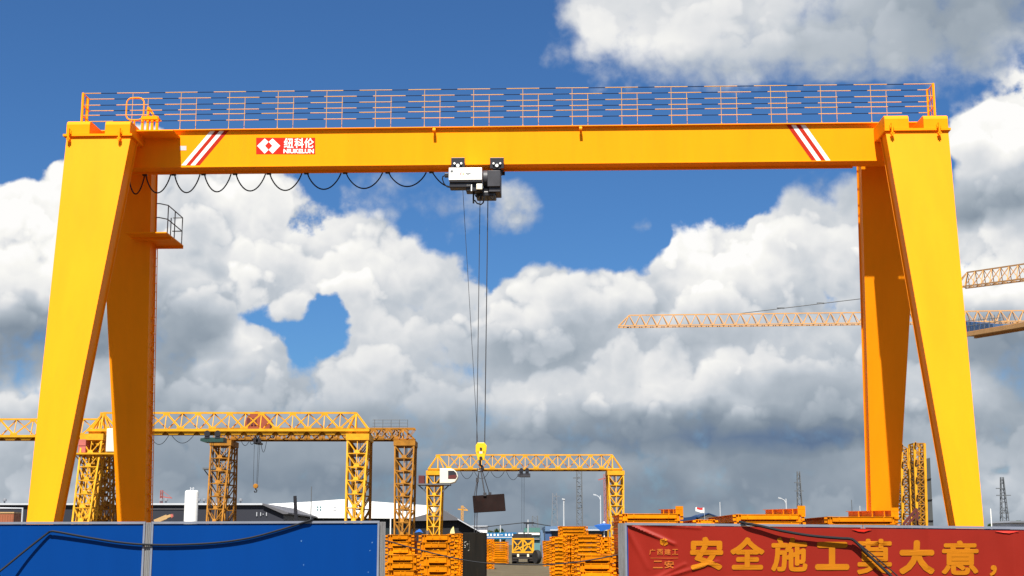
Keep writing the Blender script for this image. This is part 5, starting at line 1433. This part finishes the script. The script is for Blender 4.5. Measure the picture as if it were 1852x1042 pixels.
# ------------------------------------------------------------------ hoarding in front
def panel(label, A, B, z_drop, mat, name='hoarding', lip_y=0.0):
    """sheet with a rolled steel frame: A, B are its upper front corners"""
    A, B = Vector(A), Vector(B); d = Vector((B.x - A.x, B.y - A.y, 0)).normalized(); n = Vector((d.y, -d.x, 0))   # n points at the viewer
    o = empty(name, (A.x, A.y, 0)); q = Vector((A.x, A.y, 0))
    tag(o, label, 'fence panel', 'hoarding panels along the road')
    ds = Vector((0, 0, 1))
    m = MB(); a, b = A - q, B - q; t = n * 0.02
    lo = Vector((0, 0, 0.08))
    m.hexa([Vector((a.x, a.y, 0.08)), Vector((b.x, b.y, 0.08)), Vector((b.x, b.y, 0.08)) - n * 0.02, Vector((a.x, a.y, 0.08)) - n * 0.02, a - ds * 0.03, b - ds * 0.03, b - ds * 0.03 - n * 0.02, a - ds * 0.03 - n * 0.02])
    m.build('sheet', mat, o)
    m = MB(); m.bar(a - ds * 0.014 - n * 0.012, b - ds * 0.014 - n * 0.012, 0.052, 0.028); m.build('top_rail', M['grey_cap'], o)
    for p, s in ((a, 1), (b, -1)):
        m = MB(); m.bar(Vector((p.x, p.y, 0.02)) + d * 0.012 * s + n * 0.006, p - ds * 0.03 + d * 0.012 * s + n * 0.006, 0.024, 0.016, up=n)
        m.build('side_frame', M['grey_cap'], o)
    return o, A, B, d, n
YF0 = 17.2
P0, P1 = at(-170, 944.5, 16.9), at(263.5, 943.5, 17.1)
P2, P3 = at(274.5, 943.5, 17.1), at(686.5, 942.0, 17.3)
panel('plain blue hoarding panel at the picture edge with a grey top edge', P0, P1, 0, M['blue'])
fo, A_, B_, d_, n_ = panel('plain blue hoarding panel reaching the road gap, dotted with pale splashes', P2, P3, 0, M['blue'])
m = MB(); random.seed(5)
def on_panel(A, n):                       # pixel -> point on the vertical plane through A
    def f(px, py, out=0.0):
        r = ray(px, py); E = Vector((0, 0, EYE)); k = (A + n * out - E).dot(n) / r.dot(n); return E + r * k
    return f
fp = on_panel(A_, n_)
for px, py in ((673, 981.5), (669, 996), (545, 978.5), (549, 1022), (666, 1035)):
    c = fp(px, py, 0.0025) - fo.location; r_ = 0.007
    m.add([c + d_ * (r_ * random.uniform(0.6, 1.3) * math.cos(k * 1.047)) + Vector((0, 0, r_ * random.uniform(0.6, 1.5) * math.sin(k * 1.047))) for k in range(6)], [tuple(range(6))])
m.build('splash_spots', M['speck'], fo)
def fpost(label, A, B, z, name='fence_post'):
    A, B = Vector(A), Vector(B); d = (B - A); d.z = 0; dn = d.normalized(); n = Vector((dn.y, -dn.x, 0)); w = d.length
    o = empty(name, (A.x, A.y, 0)); tag(o, label, 'fence post', 'steel posts of the hoarding')
    m = MB(); m.hexa([Vector((0, 0, 0)), dn * w, dn * w - n * 0.09, -n * 0.09] + [v + Vector((0, 0, z)) for v in (Vector((0, 0, 0)), dn * w, dn * w - n * 0.09, -n * 0.09)])
    for k in (0.28, 0.62): m.hexa([dn * w * k + n * 0.002, dn * w * (k + 0.1) + n * 0.002, dn * w * (k + 0.1), dn * w * k] + [v + Vector((0, 0, z - 0.004)) for v in (dn * w * k + n * 0.008, dn * w * (k + 0.1) + n * 0.008, dn * w * (k + 0.1), dn * w * k)])
    m.build('post_profile', M['galv'], o, bevel=0.004)
    m = MB(); m.box(-0.06, w + 0.06, -0.10, 0.12, 0.001, 0.012); m.build('base_plate', M['galv'], o)
fpost('stained grey steel post between the two blue panels', at(264.2, 943, 17.1), at(273.6, 943, 17.1), P1.z - 0.012)
fpost('grey steel gate post at the road end of the blue panel', at(687.5, 944, 17.33), at(697.5, 944, 17.35), at(692, 944, 17.33).z)
# right side, carrying the banner
Q0, Q1 = at(1130.5, 945.5, 17.4), at(1560, 949.5, 16.4)
Q2, Q3 = at(1561.5, 949.5, 16.4), at(1990, 954.5, 15.5)
fo1, A1, B1, d1, n1_ = panel('hoarding panel behind the first half of the red banner', Q0, Q1, 0, M['blue'])
fo2, A2, B2, d2, n2_ = panel('hoarding panel behind the later half of the red banner', Q2, Q3, 0, M['blue'])
fpost('grey steel end post streaked with dirt beside the red banner', at(1117.5, 946.5, 17.5), at(1130, 946, 17.42), at(1122, 946.5, 17.4).z)
# red banner with writing
dB = Vector((Q3.x - Q0.x, Q3.y - Q0.y, 0)).normalized(); nB = Vector((dB.y, -dB.x, 0))
bp = on_panel(Q0, nB)
def wrinkle(p):
    s = (p - Q0).dot(dB); z = p.z - Q0.z
    w = 0.0
    for (s0, z0, s1, z1, a, wd) in ((0.05, -0.02, 0.62, -0.26, 0.034, 0.020), (0.06, -0.01, 0.95, -0.07, 0.018, 0.015), (0.02, -0.06, 0.28, -0.55, 0.012, 0.03), (0.3, -0.72, 1.15, -0.47, 0.024, 0.020), (0.15, -0.78, 0.75, -0.50, 0.026, 0.018), (0.6, -0.75, 1.4, -0.66, 0.010, 0.02)):
        dx, dz = s1 - s0, z1 - z0; L2 = dx * dx + dz * dz; t = ((s - s0) * dx + (z - z0) * dz) / L2
        tt = min(1, max(0, t)); dist = math.hypot(s - s0 - dx * tt, z - z0 - dz * tt)
        w += a * math.exp(-(dist / wd) ** 2) * (1 - 0.6 * tt)
    w += (0.004 * math.sin(s * 9.0 + 0.6 * math.sin(z * 5)) + 0.003 * math.sin(s * 23 + z * 3)) * (0.3 if 0.6 < s < 4.3 else 1.0)
    for sv in (3.05, 3.62, 4.55, 4.78, 5.02): w += 0.006 * math.exp(-((s - sv - 0.05 * z) / 0.03) ** 2)
    return w + 0.010
m = MB(); nx, nz = 300, 56
top = lambda k: bp(1136 + (2000 - 1136) * k, 950.5 + (961.5 - 950.5) * k + (1.2 if (k * 7) % 1 > 0.5 else 0) * 0)
vs = []
for j in range(nz + 1):
    for i in range(nx + 1):
        T = top(i / nx); z = T.z - (0.78) * j / nz; P = Vector((T.x, T.y, z)); vs.append(P + nB * wrinkle(P))
m.add(vs, [(j * (nx + 1) + i, j * (nx + 1) + i + 1, (j + 1) * (nx + 1) + i + 1, (j + 1) * (nx + 1) + i) for j in range(nz) for i in range(nx)])
bn = m.build('banner', M['cloth'], None, smooth=True)
tag(bn, 'long red cloth safety banner with orange Chinese characters stretched along the fence', 'banner')
lift = lambda p: p + nB * (wrinkle(p) + 0.006)
def chars(mb, t, x0, y0, x1, y1, bold): 
    write_bold(mb, t, rect(x0, y0, x1, y1, bp), bold, nB, post=lift)
m = MB()
for t, x0, y0, x1, y1, b in (("安", 1248.5, 971, 1308.5, 1031.5, 0.017), ("全", 1321, 971.5, 1383.5, 1030.5, 0.016), ("施", 1395, 972, 1461, 1034, 0.013), ("工", 1474.5, 980, 1536.5, 1031, 0.02), ("莫", 1550, 974.5, 1614.5, 1039, 0.012), ("大", 1626, 977, 1691, 1039, 0.019), ("意", 1703, 977.5, 1770, 1040, 0.012), ("，", 1790, 1022, 1803, 1042, 0.008)):
    chars(m, t, x0, y0, x1, y1, b)
m.build('big_lettering', M['gold'], bn)
m = MB()
for t, x0, x1 in (("广", 1175, 1186), ("西", 1189, 1199.5), ("建", 1202, 1213.5), ("工", 1216, 1227)): chars(m, t, x0, 993, x1, 1003.5, 0.002)
for t, x0, x1 in (("二", 1182, 1199), ("安", 1202, 1219.5)): chars(m, t, x0, 1014, x1, 1028, 0.003)
ln = [lift(bp(x, y)) for x, y in ((1177, 1009), (1227, 1009), (1227, 1009.9), (1177, 1009.9))]; m.quad(*ln)
m.build('small_lettering', M['gold_dull'], bn)
m = MB(); cx_, cy_ = 1201.5, 980.3
hexp = [(cx_ + 8.2 * math.sin(R(60 * k)), cy_ - 8.2 * math.cos(R(60 * k)) * 0.95) for k in range(6)]
inp = [(cx_ + 4.0 * math.sin(R(60 * k)), cy_ - 4.0 * math.cos(R(60 * k)) * 0.95) for k in range(6)]
for k in range(6):
    if k in (0, 3):
        a, b = hexp[k], hexp[(k + 1) % 6]; c, e = inp[(k + 1) % 6], inp[k]
        a = (a[0] * 0.75 + b[0] * 0.25, a[1] * 0.75 + b[1] * 0.25); e = (e[0] * 0.75 + c[0] * 0.25, e[1] * 0.75 + c[1] * 0.25)
    else: a, b, c, e = hexp[k], hexp[(k + 1) % 6], inp[(k + 1) % 6], inp[k]
    m.quad(*[lift(bp(*p)) for p in (a, b, c, e)])
for pts in (((1199.0, 977.5), (1201, 976.5), (1201, 984), (1199.0, 985)), ((1202.2, 976), (1204.2, 975.5), (1204.2, 983), (1202.2, 984)), ((1201, 979.6), (1202.2, 979.2), (1202.2, 981), (1201, 981.4))):
    m.quad(*[lift(bp(*p)) for p in pts])
m.build('emblem', M['gold'], bn)
# ties of bright red ribbon at the banner's upper edge
for (x0, x1, y0, y1, lb) in ((1541, 1577, 957.5, 961, 'bright red ribbon tie on the banner edge above the slanting cable'), (1800, 1843, 961.0, 963.2, 'bright red ribbon tie on the banner edge beyond the near right leg')):
    m = MB(); pts = [(x0, y0), (x1, y0 + 0.5), ((x0 + x1) / 2 + 4, y1 + 1.5), ((x0 + x1) / 2 - 6, y1 + 0.5)]
    P = [bp(x, y) for x, y in pts]; P = [p + nB * (wrinkle(p) + 0.008) for p in P]
    m.prism(P, nB * 0.004); o = m.build('ribbon_tie', M['red_sign']); tag(o, lb, 'ribbon', 'ribbon ties on the banner')
# ------------------------------------------------------------------ cables over the fence and across the gap
def cable(label, pts, fn, r, name='cable', cat='cable', n=8):
    P = [fn(*p) if len(p) == 3 else fn(p[0], p[1], 0.03) for p in pts]
    # smooth the polyline
    Q = []
    for i in range(len(P) - 1):
        a, b, c, d = P[max(i - 1, 0)], P[i], P[i + 1], P[min(i + 2, len(P) - 1)]
        for k in range(n):
            t = k / n
            Q.append(0.5 * ((2 * b) + (-a + c) * t + (2 * a - 5 * b + 4 * c - d) * t * t + (-a + 3 * b - 3 * c + d) * t ** 3))
    Q.append(P[-1])
    m = MB(); m.tube(Q, r, 8); o = m.build(name, M['cable'], None, smooth=True); tag(o, label, cat); return o
cable('dark cable bent sharply and sagging along the two blue panels', [(-40, 1062, 0.22), (0, 1033, 0.15), (45, 996.5, 0.07), (84, 966, 0.026), (92, 961.5, 0.035), (104, 962.3, 0.035), (160, 972.5, 0.026), (215, 981, 0.026), (262, 985, 0.026), (320, 985.5, 0.026), (390, 982, 0.026), (450, 973.5, 0.026), (505, 959, 0.026), (545, 946.5, 0.026), (560, 941.8, 0.03), (566, 938.5, 0.0)], fp, 0.013)
cable('thick dark cable falling over the red banner and turning down across the characters', [(1338, 943.5, -0.02), (1346, 946.2, 0.04), (1375, 951.5, 0.06), (1420, 961.5, 0.07), (1470, 969.5, 0.07), (1520, 973.8, 0.07), (1536, 974.6, 0.07), (1546, 979, 0.07), (1570, 1003, 0.07), (1600, 1031, 0.08), (1622, 1052, 0.09)], bp, 0.017)
cable('thinner dark cable running down beside the thick one over the banner', [(1541, 976.0, 0.05), (1549, 980.0, 0.05), (1575, 1001, 0.05), (1610, 1030, 0.05), (1634, 1052, 0.05)], bp, 0.0075)
gapf = lambda x, y, k: at(x, y, 17.35 + 0.0 * k)
cable('thin rusty wire slung low across the road gap between the fence ends', [(696.5, 977.5, 0), (740, 989.5, 0), (790, 1002.5, 0), (838, 1012.8, 0), (880, 1018.5, 0), (930, 1021, 0), (985, 1021.3, 0), (1040, 1017, 0), (1085, 1010, 0), (1118, 1003.5, 0)], gapf, 0.0075, 'wire', 'wire')
